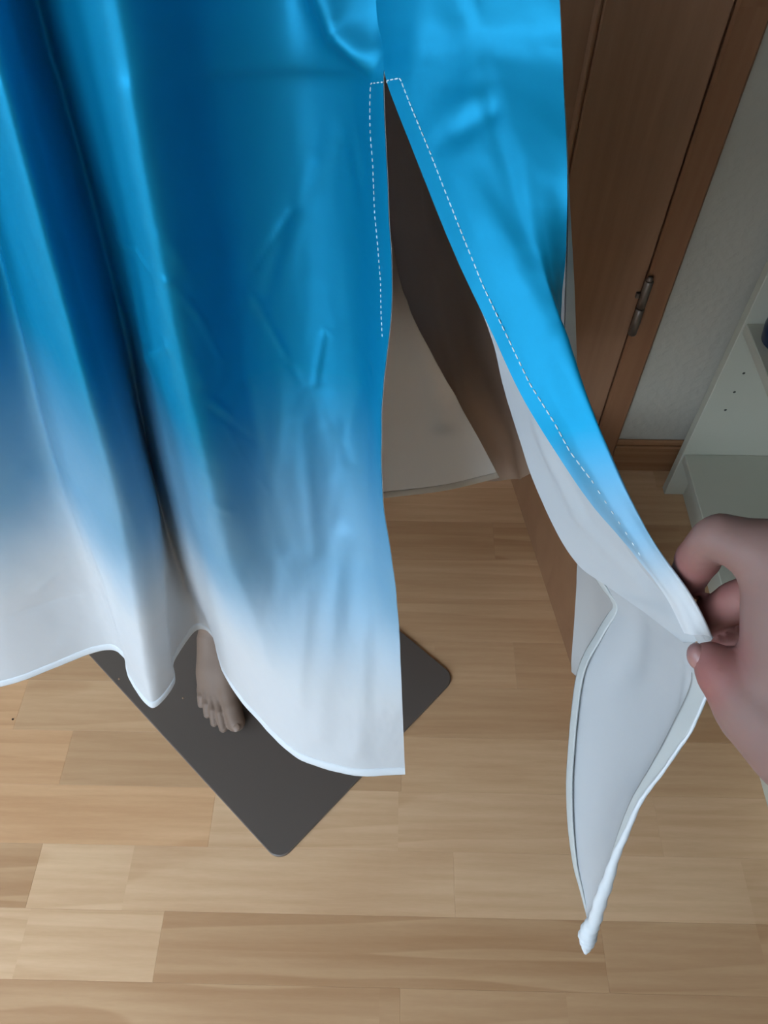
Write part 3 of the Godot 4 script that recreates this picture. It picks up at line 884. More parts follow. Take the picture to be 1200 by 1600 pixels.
	# side panel: from the seam above the slit, along the slit's other edge, to the hand
	var side_rows: Array = [
		[Vector3(-0.0124, 1.1561, -0.4468), Vector3(0.0064, 1.1617, -0.4208), Vector3(0.0263, 1.1670, -0.3960), Vector3(0.0412, 1.1699, -0.3823), Vector3(0.0546, 1.1724, -0.3705)],
		[Vector3(-0.0124, 1.0988, -0.4303), Vector3(0.0068, 1.1080, -0.4083), Vector3(0.0284, 1.1167, -0.3872), Vector3(0.0472, 1.1193, -0.3730), Vector3(0.0655, 1.1229, -0.3632)],
		[Vector3(-0.0091, 1.0818, -0.4219), Vector3(0.0088, 1.0910, -0.3992), Vector3(0.0323, 1.1014, -0.3804), Vector3(0.0503, 1.1043, -0.3666), Vector3(0.0686, 1.1065, -0.3551)],
		[Vector3(-0.0065, 1.0712, -0.4041), Vector3(0.0121, 1.0814, -0.3847), Vector3(0.0366, 1.0910, -0.3664), Vector3(0.0532, 1.0939, -0.3540), Vector3(0.0701, 1.0943, -0.3416)],
		[Vector3(0.0087, 1.0535, -0.3635), Vector3(0.0243, 1.0637, -0.3478), Vector3(0.0451, 1.0737, -0.3350), Vector3(0.0588, 1.0754, -0.3241), Vector3(0.0719, 1.0756, -0.3161)],
		[Vector3(0.0245, 1.0357, -0.3229), Vector3(0.0380, 1.0460, -0.3112), Vector3(0.0561, 1.0540, -0.2993), Vector3(0.0657, 1.0520, -0.2954), Vector3(0.0743, 1.0478, -0.2971)],
		[Vector3(0.0445, 1.0165, -0.2790), Vector3(0.0564, 1.0268, -0.2716), Vector3(0.0695, 1.0360, -0.2667), Vector3(0.0725, 1.0307, -0.2703), Vector3(0.0749, 1.0195, -0.2774)],
		[Vector3(0.0551, 1.0062, -0.2555), Vector3(0.0666, 1.0161, -0.2494), Vector3(0.0781, 1.0233, -0.2440), Vector3(0.0791, 1.0146, -0.2492), Vector3(0.0800, 0.9965, -0.2556)],
		[Vector3(0.0668, 0.9971, -0.2348), Vector3(0.0763, 1.0063, -0.2295), Vector3(0.0861, 1.0127, -0.2251), Vector3(0.0869, 1.0017, -0.2290), Vector3(0.0868, 0.9825, -0.2367)],
		[Vector3(0.0849, 0.9850, -0.2074), Vector3(0.0907, 0.9934, -0.2034), Vector3(0.0975, 0.9989, -0.2009), Vector3(0.0984, 0.9858, -0.2045), Vector3(0.0996, 0.9658, -0.2143)],
		[Vector3(0.1020, 0.9761, -0.1872), Vector3(0.1044, 0.9833, -0.1836), Vector3(0.1089, 0.9878, -0.1816), Vector3(0.1104, 0.9763, -0.1839), Vector3(0.1127, 0.9585, -0.1912)],
		[Vector3(0.1158, 0.9681, -0.1690), Vector3(0.1187, 0.9744, -0.1662), Vector3(0.1220, 0.9779, -0.1648), Vector3(0.1236, 0.9684, -0.1659), Vector3(0.1261, 0.9544, -0.1725)],
		[Vector3(0.1223, 0.9622, -0.1556), Vector3(0.1263, 0.9673, -0.1524), Vector3(0.1306, 0.9693, -0.1502), Vector3(0.1317, 0.9625, -0.1509), Vector3(0.1337, 0.9519, -0.1558)]]
	var marks2: Array = [[Vector3(0.0281, 1.1194, -0.3866), Vector3(0.0411, 1.0828, -0.3510), -0.0016, 0.0045], [Vector3(0.0411, 1.0828, -0.3510), Vector3(0.0588, 1.0496, -0.2917), -0.0016, 0.0050], [Vector3(0.0588, 1.0496, -0.2917), Vector3(0.0690, 1.0364, -0.2675), -0.0012, 0.0050], [Vector3(0.0238, 1.0794, -0.3669), Vector3(0.0405, 1.0842, -0.3535), 0.0011, 0.0070], [Vector3(0.0199, 1.0661, -0.3565), Vector3(0.0395, 1.0818, -0.3514), -0.0016, 0.0060], [Vector3(0.0267, 1.1090, -0.3876), Vector3(0.0388, 1.0881, -0.3605), 0.0012, 0.0080], [Vector3(0.0386, 1.0660, -0.3326), Vector3(0.0582, 1.0512, -0.2941), -0.0014, 0.0060], [Vector3(0.0084, 1.1027, -0.4046), Vector3(0.0046, 1.0790, -0.3935), 0.0014, 0.0090], [Vector3(0.0218, 1.0980, -0.3888), Vector3(0.0198, 1.0703, -0.3613), -0.0010, 0.0110]]
	var ripple2 := func(u: float, v: float, p: Vector3) -> float:
		return creases(marks2, p) + 0.0007 * fine.get_noise_3d(p.x * 22.0, p.y * 22.0, p.z * 12.0) + 0.0006 * smoothstep(0.55, 0.9, v) * sin(u * 19.0 + v * 5.0)
	var gs := sheet_grid(side_rows, 120, 200, ripple2, to_eye)
	var side := part("side_panel", shifted(cloth(gs, to_eye, 0.0006, func(u: float, v: float, p: Vector3) -> Color: return dye.call((v - 0.66) / 0.27, p), inside), -at), satin, o)
	side.set_meta("label", "bright blue side panel drawn out to the hand")
	var ns := grid_normals(gs, to_eye)
	line = PackedVector3Array()
	up = PackedVector3Array()
	for p: Vector3 in [Vector3(-0.0071, 1.0715, -0.4041), Vector3(-0.0065, 1.0720, -0.4050), Vector3(-0.0033, 1.0742, -0.4015), Vector3(0.0002, 1.0764, -0.3978), Vector3(0.0048, 1.0708, -0.3850), Vector3(0.0148, 1.0599, -0.3587), Vector3(0.0293, 1.0429, -0.3209), Vector3(0.0402, 1.0299, -0.2954), Vector3(0.0509, 1.0195, -0.2725), Vector3(0.0599, 1.0107, -0.2529), Vector3(0.0694, 1.0045, -0.2364), Vector3(0.0763, 0.9986, -0.2241), Vector3(0.0849, 0.9950, -0.2110)]:
		near(gs, ns, p, line, up)
	var s2 := part("stitching", shifted(stitches(line, up, 0.0032, 0.0005, 0.00038), -at), thread, side)
	s2.set_meta("kind", "stuff")
	line = PackedVector3Array()
	up = PackedVector3Array()
	for p: Vector3 in [Vector3(0.0849, 0.9950, -0.2110), Vector3(0.0925, 0.9898, -0.1996), Vector3(0.1002, 0.9843, -0.1887), Vector3(0.1051, 0.9800, -0.1826)]:
		near(gs, ns, p, line, up)
	var s3 := part("stitching", shifted(stitches(line, up, 0.0022, 0.0030, 0.00034), -at), thread, side)
	s3.set_meta("kind", "stuff")

	# the cloth further round, from the side panel's far edge to the back, seen as a pale sliver right of the blue
	var back_rows: Array = [
		[Vector3(0.0624, 1.1354, -0.5471), Vector3(0.0698, 1.1408, -0.5212), Vector3(0.0691, 1.1463, -0.4953), Vector3(0.0629, 1.1576, -0.4411), Vector3(0.0552, 1.1715, -0.3749)],
		[Vector3(0.0826, 1.0359, -0.5485), Vector3(0.0909, 1.0466, -0.5212), Vector3(0.0912, 1.0573, -0.4940), Vector3(0.0811, 1.0806, -0.4343), Vector3(0.0687, 1.1090, -0.3614)],
		[Vector3(0.0968, 0.9839, -0.5545), Vector3(0.1033, 0.9998, -0.5216), Vector3(0.1017, 1.0157, -0.4887), Vector3(0.0880, 1.0480, -0.4213), Vector3(0.0714, 1.0875, -0.3389)],
		[Vector3(0.1098, 0.9320, -0.5440), Vector3(0.1139, 0.9527, -0.5050), Vector3(0.1101, 0.9733, -0.4660), Vector3(0.0937, 1.0140, -0.3972), Vector3(0.0736, 1.0638, -0.3132)],
		[Vector3(0.1328, 0.8386, -0.5534), Vector3(0.1308, 0.8796, -0.4915), Vector3(0.1208, 0.9206, -0.4295), Vector3(0.1004, 0.9690, -0.3661), Vector3(0.0755, 1.0282, -0.2887)],
		[Vector3(0.1525, 0.7479, -0.5665), Vector3(0.1433, 0.8192, -0.4863), Vector3(0.1262, 0.8904, -0.4061), Vector3(0.1043, 0.9434, -0.3461), Vector3(0.0777, 1.0082, -0.2727)],
		[Vector3(0.1740, 0.6536, -0.5913), Vector3(0.1545, 0.7578, -0.4882), Vector3(0.1271, 0.8620, -0.3850), Vector3(0.1065, 0.9207, -0.3276), Vector3(0.0819, 0.9917, -0.2563)],
		[Vector3(0.1901, 0.5763, -0.6054), Vector3(0.1629, 0.7073, -0.4878), Vector3(0.1276, 0.8383, -0.3702), Vector3(0.1090, 0.9033, -0.3135), Vector3(0.0862, 0.9828, -0.2443)]]
	var gb := sheet_grid(back_rows, 60, 80, func(u: float, v: float, _p: Vector3) -> float: return 0.0015 * sin(u * 9.0 + v * 9.0), Vector3(1, 0.3, 0.2))
	part("rear_side_panel", shifted(cloth(gb, Vector3(1, 0.3, 0.2), 0.0006, func(_u: float, v: float, p: Vector3) -> Color: return dye.call((v - 0.20) / 0.42, p), inside), -at), satin, o)

	# the inside of the cloth that hangs behind the drawn edge
	var fold_rows: Array = [
		[Vector3(0.0412, 1.0040, -0.3158), Vector3(0.0463, 1.0055, -0.3129), Vector3(0.0514, 1.0116, -0.3062)],
		[Vector3(0.0536, 0.9692, -0.3265), Vector3(0.0631, 0.9870, -0.3036), Vector3(0.0693, 1.0031, -0.2853)],
		[Vector3(0.0624, 0.9405, -0.3217), Vector3(0.0700, 0.9732, -0.2856), Vector3(0.0766, 0.9953, -0.2651)],
		[Vector3(0.0700, 0.9313, -0.2931), Vector3(0.0787, 0.9637, -0.2615), Vector3(0.0882, 0.9860, -0.2414)],
		[Vector3(0.0761, 0.9240, -0.2701), Vector3(0.0884, 0.9551, -0.2419), Vector3(0.0972, 0.9800, -0.2236)],
		[Vector3(0.0859, 0.9174, -0.2417), Vector3(0.1000, 0.9472, -0.2167), Vector3(0.1073, 0.9706, -0.2013)],
		[Vector3(0.0964, 0.9141, -0.2209), Vector3(0.1102, 0.9412, -0.2006), Vector3(0.1186, 0.9584, -0.1904)],
		[Vector3(0.1071, 0.9212, -0.2039), Vector3(0.1177, 0.9425, -0.1859), Vector3(0.1240, 0.9572, -0.1772)],
		[Vector3(0.1179, 0.9359, -0.1805), Vector3(0.1232, 0.9486, -0.1708), Vector3(0.1283, 0.9570, -0.1672)],
		[Vector3(0.1277, 0.9473, -0.1593), Vector3(0.1308, 0.9511, -0.1577), Vector3(0.1337, 0.9543, -0.1570)]]
	var marks3: Array = [[Vector3(0.0750, 0.9566, -0.2768), Vector3(0.0930, 0.9425, -0.2336), 0.0022, 0.006], [Vector3(0.0930, 0.9425, -0.2336), Vector3(0.1159, 0.9436, -0.1939), 0.0016, 0.005], [Vector3(0.0854, 0.9518, -0.2507), Vector3(0.1066, 0.9452, -0.2126), -0.0014, 0.006]]
	var gf := sheet_grid(fold_rows, 70, 120, func(u: float, v: float, p: Vector3) -> float: return creases(marks3, p) + 0.0008 * fine.get_noise_3d(p.x * 14.0, p.y * 14.0, p.z * 14.0), to_eye)
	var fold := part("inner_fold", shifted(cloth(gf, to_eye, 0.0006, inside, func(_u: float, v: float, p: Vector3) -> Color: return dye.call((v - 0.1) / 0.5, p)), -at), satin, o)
	fold.set_meta("label", "white inside of the slit edge turned to view")

	# the corner that hangs from the hand down to its tip
	var corner_rows: Array = [
		[Vector3(0.1177, 0.8654, -0.2481), Vector3(0.1216, 0.8967, -0.2233), Vector3(0.1293, 0.9259, -0.1907), Vector3(0.1336, 0.9452, -0.1681)],
		[Vector3(0.1258, 0.8537, -0.2444), Vector3(0.1300, 0.8819, -0.2203), Vector3(0.1347, 0.9150, -0.1863), Vector3(0.1355, 0.9400, -0.1613)],
		[Vector3(0.1340, 0.8405, -0.2403), Vector3(0.1373, 0.8712, -0.2063), Vector3(0.1388, 0.9047, -0.1760), Vector3(0.1399, 0.9316, -0.1536)],
		[Vector3(0.1301, 0.8177, -0.2349), Vector3(0.1360, 0.8518, -0.2004), Vector3(0.1396, 0.8915, -0.1684), Vector3(0.1433, 0.9226, -0.1467)],
		[Vector3(0.1212, 0.7881, -0.2203), Vector3(0.1335, 0.8257, -0.1906), Vector3(0.1399, 0.8685, -0.1612), Vector3(0.1412, 0.8987, -0.1382)],
		[Vector3(0.1184, 0.7553, -0.1900), Vector3(0.1309, 0.7907, -0.1708), Vector3(0.1386, 0.8326, -0.1467), Vector3(0.1388, 0.8620, -0.1327)],
		[Vector3(0.1190, 0.7214, -0.1567), Vector3(0.1291, 0.7532, -0.1476), Vector3(0.1338, 0.7922, -0.1363), Vector3(0.1352, 0.8230, -0.1273)],
		[Vector3(0.1246, 0.6933, -0.1311), Vector3(0.1298, 0.7168, -0.1258), Vector3(0.1331, 0.7423, -0.1199), Vector3(0.1346, 0.7679, -0.1141)],
		[Vector3(0.1322, 0.6723, -0.1134), Vector3(0.1349, 0.6866, -0.1108), Vector3(0.1360, 0.7030, -0.1076), Vector3(0.1366, 0.7183, -0.1047)],
		[Vector3(0.1384, 0.6547, -0.0967), Vector3(0.1393, 0.6603, -0.0959), Vector3(0.1399, 0.6670, -0.0948), Vector3(0.1404, 0.6737, -0.0938)]]
	var marks4: Array = [[Vector3(0.1321, 0.8809, -0.2108), Vector3(0.1338, 0.8227, -0.2001), -0.004, 0.014], [Vector3(0.1410, 0.9128, -0.1619), Vector3(0.1430, 0.8721, -0.1495), 0.0012, 0.004]]
	var gc := sheet_grid(corner_rows, 80, 130, func(u: float, v: float, p: Vector3) -> float: return creases(marks4, p) - 0.012 * sin(PI * u) * smoothstep(0.2, 0.5, v) * (1.0 - v) + 0.0008 * fine.get_noise_3d(p.x * 12.0, p.y * 12.0, p.z * 12.0), to_eye)
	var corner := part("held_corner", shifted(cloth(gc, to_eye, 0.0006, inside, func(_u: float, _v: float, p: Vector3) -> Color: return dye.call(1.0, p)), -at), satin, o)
	corner.set_meta("label", "white slit corner hanging from the fingers to a point")
	# its hem along the left, and the slit edge rolled outwards along the right down to the tip
	var nc := grid_normals(gc, to_eye)
	var edge := PackedVector3Array()
	var inw := PackedVector3Array()
	var nn := PackedVector3Array()
	for j in range(0, 126, 2):
		edge.append(gc[j][0])
		inw.append(gc[j][0].lerp(gc[j][80], 0.10 - 0.03 * smoothstep(0.0, 50.0, float(j)) + 0.04 * smoothstep(60.0, 120.0, float(j))))
		nn.append(nc[j][4])
	var seam := mat(Color(0.70, 0.71, 0.70), 0.6, 0.3)
	part("hem", shifted(band(edge, inw, nn, 0.0002), -at), seam, corner)
	edge = PackedVector3Array()
	inw = PackedVector3Array()
	nn = PackedVector3Array()
	for j in range(36, 104, 2):
		edge.append(gc[j][80])
		inw.append(gc[j][80].lerp(gc[j][0], 0.11))
		nn.append(nc[j][76])
	part("hem", shifted(band(edge, inw, nn, 0.0002), -at), seam, corner)
	var roll := PackedVector3Array([Vector3(0.1431, 0.9231, -0.1464), Vector3(0.1414, 0.9001, -0.1383), Vector3(0.1393, 0.8850, -0.1349), Vector3(0.1378, 0.8611, -0.1314), Vector3(0.1359, 0.8392, -0.1288), Vector3(0.1342, 0.8226, -0.1251), Vector3(0.1341, 0.7941, -0.1188), Vector3(0.1333, 0.7694, -0.1126), Vector3(0.1348, 0.7393, -0.1060), Vector3(0.1358, 0.7095, -0.0997), Vector3(0.1376, 0.6823, -0.0935), Vector3(0.1367, 0.6689, -0.0906), Vector3(0.1364, 0.6598, -0.0869), Vector3(0.1371, 0.6519, -0.0831), Vector3(0.1373, 0.6439, -0.0791)])
	var rr := PackedFloat32Array([0.0007, 0.0008, 0.0009, 0.0009, 0.0011, 0.0013, 0.0018, 0.0024, 0.0036, 0.0042, 0.0042, 0.0054, 0.0060, 0.0044, 0.0014])
	part("rolled_edge", shifted(tube(smooth_line(roll, 5), smooth_radii(rr, 5), 12), -at), white_cloth, corner)

	# the layer behind the corner, the shade on its outside painted as a darker grey
	var layer_rows: Array = [
		[Vector3(0.1181, 0.8410, -0.2739), Vector3(0.1259, 0.8535, -0.2573), Vector3(0.1326, 0.8755, -0.2368)],
		[Vector3(0.1188, 0.8174, -0.2558), Vector3(0.1297, 0.8292, -0.2468), Vector3(0.1374, 0.8524, -0.2313)],
		[Vector3(0.1197, 0.7943, -0.2402), Vector3(0.1315, 0.8042, -0.2353), Vector3(0.1378, 0.8231, -0.2255)],
		[Vector3(0.1202, 0.7821, -0.2323), Vector3(0.1260, 0.7851, -0.2264), Vector3(0.1315, 0.7940, -0.2200)],
		[Vector3(0.1208, 0.7752, -0.2264), Vector3(0.1229, 0.7773, -0.2227), Vector3(0.1261, 0.7800, -0.2197)]]
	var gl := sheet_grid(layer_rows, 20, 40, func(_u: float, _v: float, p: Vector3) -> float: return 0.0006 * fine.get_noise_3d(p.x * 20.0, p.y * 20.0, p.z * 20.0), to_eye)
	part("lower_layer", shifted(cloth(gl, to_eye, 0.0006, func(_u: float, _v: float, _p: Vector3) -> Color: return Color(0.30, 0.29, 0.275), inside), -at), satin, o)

	# the back of the dress, seen from inside through the slit
	var inner_cloth := mat(Color(1, 1, 1), 0.75, 0.2)
	inner_cloth.vertex_color_use_as_albedo = true
	inner_cloth.backlight = Color(0.3, 0.3, 0.3)
	var shaded_inside := func(_u: float, _v: float, p: Vector3) -> Color: return Color(0.40, 0.295, 0.225).lerp(Color(0.30, 0.27, 0.27), smoothstep(0.45, 0.75, p.y))  # inside face: shade and brown bounce light put into the colour
	var ring: Array = [
		[Vector3(-0.2315, 1.3000, -0.4512), Vector3(-0.3900, 1.3000, -0.5800), Vector3(-0.3000, 1.3000, -0.7400), Vector3(-0.1400, 1.3000, -0.7600), Vector3(-0.0300, 1.3000, -0.7200), Vector3(0.0038, 1.1081, -0.6759), Vector3(0.0425, 1.1217, -0.6117), Vector3(0.0624, 1.1354, -0.5471)],
		[Vector3(-0.2964, 1.1260, -0.4318), Vector3(-0.4160, 1.1260, -0.5840), Vector3(-0.3200, 1.1260, -0.7520), Vector3(-0.1480, 1.1240, -0.7680), Vector3(-0.0280, 1.1240, -0.7230), Vector3(0.0130, 0.9674, -0.7221), Vector3(0.0621, 1.0017, -0.6356), Vector3(0.0826, 1.0359, -0.5485)],
		[Vector3(-0.3613, 0.9520, -0.4123), Vector3(-0.4420, 0.9520, -0.5880), Vector3(-0.3400, 0.9520, -0.7640), Vector3(-0.1560, 0.9480, -0.7760), Vector3(-0.0260, 0.9480, -0.7260), Vector3(0.0316, 0.8114, -0.7480), Vector3(0.0888, 0.8662, -0.6557), Vector3(0.1098, 0.9320, -0.5440)],
		[Vector3(-0.4262, 0.7780, -0.3928), Vector3(-0.4680, 0.7780, -0.5920), Vector3(-0.3600, 0.7780, -0.7760), Vector3(-0.1640, 0.7720, -0.7840), Vector3(-0.0240, 0.7720, -0.7290), Vector3(0.0638, 0.6340, -0.7625), Vector3(0.1231, 0.7265, -0.6704), Vector3(0.1328, 0.8386, -0.5534)],
		[Vector3(-0.4911, 0.6040, -0.3733), Vector3(-0.4940, 0.6040, -0.5960), Vector3(-0.3800, 0.6040, -0.7880), Vector3(-0.1720, 0.5960, -0.7920), Vector3(-0.0220, 0.5960, -0.7320), Vector3(0.1040, 0.4884, -0.7528), Vector3(0.1510, 0.6074, -0.6791), Vector3(0.1525, 0.7479, -0.5665)],
		[Vector3(-0.5561, 0.4300, -0.3539), Vector3(-0.5200, 0.4300, -0.6000), Vector3(-0.4000, 0.4300, -0.8000), Vector3(-0.1800, 0.4200, -0.8000), Vector3(-0.0200, 0.4200, -0.7350), Vector3(0.1502, 0.3747, -0.7192), Vector3(0.1839, 0.4507, -0.6712), Vector3(0.1901, 0.5763, -0.6054)]]
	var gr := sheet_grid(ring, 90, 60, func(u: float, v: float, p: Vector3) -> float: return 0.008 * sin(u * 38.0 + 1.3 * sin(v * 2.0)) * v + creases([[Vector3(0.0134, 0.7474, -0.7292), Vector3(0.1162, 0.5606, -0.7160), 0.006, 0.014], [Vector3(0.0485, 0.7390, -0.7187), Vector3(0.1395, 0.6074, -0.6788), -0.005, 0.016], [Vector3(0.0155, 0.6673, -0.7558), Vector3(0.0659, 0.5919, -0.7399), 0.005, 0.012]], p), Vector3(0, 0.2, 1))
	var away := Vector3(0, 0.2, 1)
	part("back_panel", shifted(cloth(gr, away, 0.0008, shaded_inside, func(_u: float, _v: float, p: Vector3) -> Color: return dye.call((0.955 - p.y) / 0.33, p)), -at), inner_cloth, o)
	var lin_rows: Array = [
		[Vector3(-0.0662, 0.8106, -0.7118), Vector3(-0.0402, 0.8087, -0.7097), Vector3(-0.0206, 0.8067, -0.7075), Vector3(-0.0101, 0.8076, -0.7006)],
		[Vector3(-0.0693, 0.7409, -0.7023), Vector3(-0.0348, 0.7409, -0.7030), Vector3(-0.0106, 0.7409, -0.7035), Vector3(0.0047, 0.7398, -0.6941)],
		[Vector3(-0.0737, 0.6607, -0.7038), Vector3(-0.0290, 0.6607, -0.7047), Vector3(0.0007, 0.6662, -0.7043), Vector3(0.0265, 0.6673, -0.6979)],
		[Vector3(-0.0775, 0.5782, -0.6939), Vector3(-0.0218, 0.5782, -0.6950), Vector3(0.0257, 0.5817, -0.6923), Vector3(0.0696, 0.5842, -0.6883)],
		[Vector3(-0.0799, 0.5014, -0.6668), Vector3(-0.0134, 0.5039, -0.6714), Vector3(0.0528, 0.5102, -0.6727), Vector3(0.1062, 0.5215, -0.6723)],
		[Vector3(-0.0819, 0.4257, -0.6327), Vector3(-0.0085, 0.4314, -0.6417), Vector3(0.0689, 0.4410, -0.6478), Vector3(0.1397, 0.4630, -0.6534)]]
	var marks5: Array = [[Vector3(0.0143, 0.7116, -0.6983), Vector3(0.0597, 0.5360, -0.6823), -0.008, 0.014], [Vector3(-0.0038, 0.7511, -0.7006), Vector3(0.0472, 0.6258, -0.7015), 0.005, 0.012], [Vector3(0.0597, 0.5360, -0.6823), Vector3(0.0742, 0.5899, -0.6959), -0.006, 0.012]]
	var gi := sheet_grid(lin_rows, 60, 80, func(u: float, v: float, p: Vector3) -> float: return creases(marks5, p), to_eye)
	var cream := func(_u: float, v: float, _p: Vector3) -> Color: return Color(0.33, 0.29, 0.27).lerp(Color(0.90, 0.87, 0.82), smoothstep(0.12, 0.55, v))  # shade towards the top is painted into the cream
	var li := part("inner_layer", shifted(cloth(gi, to_eye, 0.0008, cream, cream), -at), inner_cloth, o)
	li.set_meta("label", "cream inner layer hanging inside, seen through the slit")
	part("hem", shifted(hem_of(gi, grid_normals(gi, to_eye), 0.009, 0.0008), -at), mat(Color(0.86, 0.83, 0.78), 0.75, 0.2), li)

func shifted(m: ArrayMesh, by: Vector3) -> ArrayMesh:
	var st := SurfaceTool.new()
	st.append_from(m, 0, Transform3D(Basis.IDENTITY, by))
	return st.commit()

func smooth_line(pts: PackedVector3Array, per: int) -> PackedVector3Array:
	var out := PackedVector3Array()
	var n := (pts.size() - 1) * per
	for k in n + 1:
		out.append(along(Array(pts), float(k) / n))
	return out

func smooth_radii(r: PackedFloat32Array, per: int) -> PackedFloat32Array:
	var out := PackedFloat32Array()
	var n := (r.size() - 1) * per
	for k in n + 1:
		var f := float(k) / per
		var i := mini(int(f), r.size() - 2)
		out.append(lerpf(r[i], r[i + 1], f - i) * (1.0 + 0.10 * sin(k * 1.7)))
	return out

# A hem band along the last row of a sheet.
func hem_of(g: Array, nrm: Array, wide: float, rise: float) -> ArrayMesh:
	var n: int = g.size() - 1
	var edge := PackedVector3Array()
	var inw := PackedVector3Array()
	var nn := PackedVector3Array()
	for i in g[0].size():
		edge.append(g[n][i])
		var left := wide
		var p: Vector3 = g[n][i]
		var j := n
		while j > 0 and left > 0.0:
			var q: Vector3 = g[j - 1][i]
			var d := p.distance_to(q)
			if d >= left:
				p = p.lerp(q, left / d)
				left = 0.0
			else:
				left -= d
				p = q
			j -= 1
		inw.append(p)
		nn.append(nrm[n - 2][i])
	return band(edge, inw, nn, rise)

# Adds to line the point of the sheet nearest to p, to up its normal there.
func near(g: Array, nrm: Array, p: Vector3, line: PackedVector3Array, up: PackedVector3Array) -> void:
	var best := INF
	var bj := 0
	var bi := 0
	for j in g.size():
		for i in g[j].size():
			var d: float = p.distance_squared_to(g[j][i])
			if d < best:
				best = d
				bj = j
				bi = i
	var n: Vector3 = nrm[bj][bi]
	var q: Vector3 = g[bj][bi]
	line.append(p + n * (q - p).dot(n))
	up.append(n)


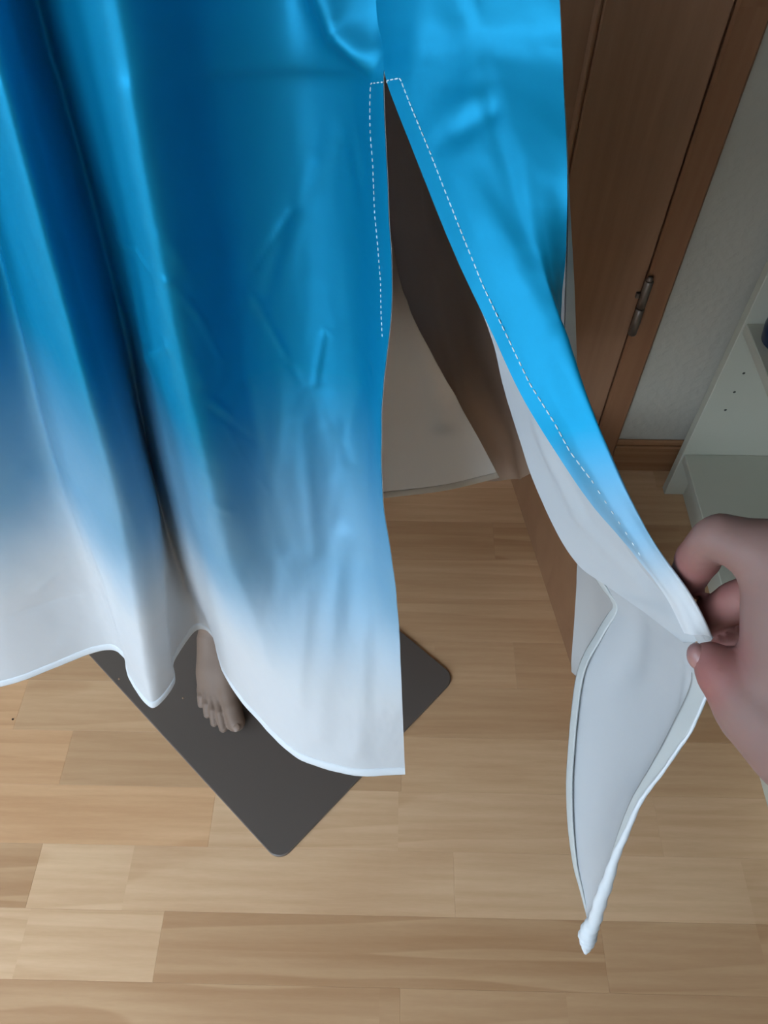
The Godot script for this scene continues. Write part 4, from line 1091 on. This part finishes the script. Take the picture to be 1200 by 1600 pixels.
# ---------------------------------------------------------------- the hand
func person() -> void:
	var o := thing("person", Vector3(0.1635, 0.9867, -0.1275))
	tag(o, "person's hand and bare forearm reaching in from the right, pinching the slit edge", "person")
	var at := o.position
	var skin := mat(Color(1, 1, 1), 0.55, 0.35)
	skin.vertex_color_use_as_albedo = true
	skin.subsurf_scatter_enabled = true
	skin.subsurf_scatter_strength = 0.12
	var px := 1.0 / 1202.0
	var joints: Array = [
		# thumb
		[Vector3(0.1238, 0.9766, -0.1382), Vector3(0.1281, 0.9755, -0.1318), 24.0 * .30 * px, 38.0 * .297 * px, 0.003],
		[Vector3(0.1281, 0.9755, -0.1318), Vector3(0.1402, 0.9720, -0.1208), 39.0 * .297 * px, 65.0 * .293 * px, 0.004],
		[Vector3(0.1402, 0.9720, -0.1208), Vector3(0.1565, 0.9692, -0.1091), 65.0 * .293 * px, 88.0 * .288 * px, 0.006],
		[Vector3(0.1565, 0.9692, -0.1091), Vector3(0.1711, 0.9816, -0.0960), 88.0 * .288 * px, 110.0 * .27 * px, 0.010],
		# index finger
		[Vector3(0.1645, 1.0014, -0.1587), Vector3(0.1427, 1.0085, -0.1643), 66.0 * .292 * px, 54.0 * .29 * px, 0.008],
		[Vector3(0.1427, 1.0085, -0.1643), Vector3(0.1252, 1.0096, -0.1720), 53.0 * .29 * px, 37.0 * .294 * px, 0.004],
		[Vector3(0.1237, 1.0057, -0.1735), Vector3(0.1261, 0.9843, -0.1783), 34.0 * .298 * px, 33.0 * .318 * px, 0.0015],
		[Vector3(0.1261, 0.9843, -0.1783), Vector3(0.1286, 0.9635, -0.1807), 33.0 * .318 * px, 28.0 * .336 * px, 0.002],
		# middle finger
		[Vector3(0.1710, 0.9910, -0.1566), Vector3(0.1513, 0.9916, -0.1619), 56.0 * .299 * px, 36.0 * .302 * px, 0.005],
		[Vector3(0.1518, 0.9907, -0.1625), Vector3(0.1419, 0.9756, -0.1639), 34.0 * .303 * px, 32.0 * .314 * px, 0.003],
		[Vector3(0.1418, 0.9746, -0.1642), Vector3(0.1365, 0.9576, -0.1664), 32.0 * .317 * px, 27.0 * .332 * px, 0.0015],
		# ring finger
		[Vector3(0.1771, 0.9812, -0.1537), Vector3(0.1606, 0.9784, -0.1579), 52.0 * .305 * px, 34.0 * .31 * px, 0.005],
		[Vector3(0.1617, 0.9766, -0.1589), Vector3(0.1523, 0.9625, -0.1566), 33.0 * .312 * px, 31.0 * .322 * px, 0.003],
		[Vector3(0.1522, 0.9613, -0.1567), Vector3(0.1441, 0.9521, -0.1559), 30.0 * .323 * px, 25.0 * .33 * px, 0.0015],
		# little finger
		[Vector3(0.1875, 0.9634, -0.1518), Vector3(0.1753, 0.9534, -0.1583), 46.0 * .318 * px, 28.0 * .33 * px, 0.005],
		[Vector3(0.1753, 0.9534, -0.1583), Vector3(0.1667, 0.9385, -0.1549), 27.0 * .33 * px, 23.0 * .34 * px, 0.002],
		# web between thumb and index, back of the hand
		[Vector3(0.1475, 1.0020, -0.1524), Vector3(0.1493, 0.9865, -0.1286), 66.0 * .288 * px, 76.0 * .286 * px, 0.005],
		[Vector3(0.1634, 1.0032, -0.1576), Vector3(0.1762, 0.9930, -0.1079), 74.0 * .29 * px, 110.0 * .268 * px, 0.010],
		[Vector3(0.1746, 0.9820, -0.1547), Vector3(0.1865, 0.9801, -0.1109), 60.0 * .305 * px, 95.0 * .28 * px, 0.010],
		[Vector3(0.1839, 0.9688, -0.1490), Vector3(0.1943, 0.9695, -0.1103), 50.0 * .312 * px, 90.0 * .288 * px, 0.010]]
	var wrist := Vector3(0.1854, 0.9836, -0.0956)
	var elbow := wrist + Vector3(0.10, 0.05, 0.24)
	joints.append([Vector3(0.1778, 0.9858, -0.1049), wrist, 0.026, 0.026, 0.014])
	joints.append([wrist, wrist.lerp(elbow, 0.55), 0.026, 0.036, 0.014])
	joints.append([wrist.lerp(elbow, 0.55), elbow, 0.036, 0.041, 0.014])
	joints.append([elbow, elbow + Vector3(-0.02, 0.28, 0.16), 0.041, 0.05, 0.014])
	var bones: Array = []
	for j: Array in joints:
		bones.append([j[0] - at, j[1] - at, j[2], j[3], j[4], 0.0])
	var tips := [Vector3(0.1282, 0.9699, -0.1793), Vector3(0.1415, 0.9573, -0.1711), Vector3(0.1523, 0.9417, -0.1639), Vector3(0.1196, 0.9766, -0.1381)]
	var paint := func(p: Vector3) -> Color:
		var w := p + at
		var red := 0.0
		for k in 4:
			red = maxf(red, 1.0 - smoothstep(0.012, 0.05 if k < 3 else 0.028, w.distance_to(tips[k])))
		var mottled := 0.5 + 0.5 * noise.get_noise_3d(w.x * 60.0, w.y * 60.0, w.z * 60.0)
		return Color(0.225, 0.138, 0.117).lerp(Color(0.255, 0.105, 0.092), clampf(red * 0.9 + 0.15 * mottled, 0.0, 1.0))
	part("hand_and_forearm", body(bones, 0.0026, paint), skin, o)
	# thumb nail, seen nearly edge-on at the tip
	var nail := SphereMesh.new()
	nail.radius = 0.006
	nail.height = 0.012
	nail.radial_segments = 20
	nail.rings = 10
	var t := part("thumb_nail", nail, mat(Color(0.58, 0.42, 0.40), 0.35), o, Vector3(0.1200, 0.9756, -0.1384) - at)
	var out := (Vector3(0.1121, 0.9756, -0.1366) - Vector3(0.1221, 0.9765, -0.1380)).normalized()
	var down := (Vector3(0.1202, 0.9729, -0.1331) - Vector3(0.1187, 0.9804, -0.1431)).normalized()
	var deep := out.cross(down).normalized()
	t.basis = Basis(out * 0.66, deep.cross(out).normalized() * 0.9, deep * 0.85)
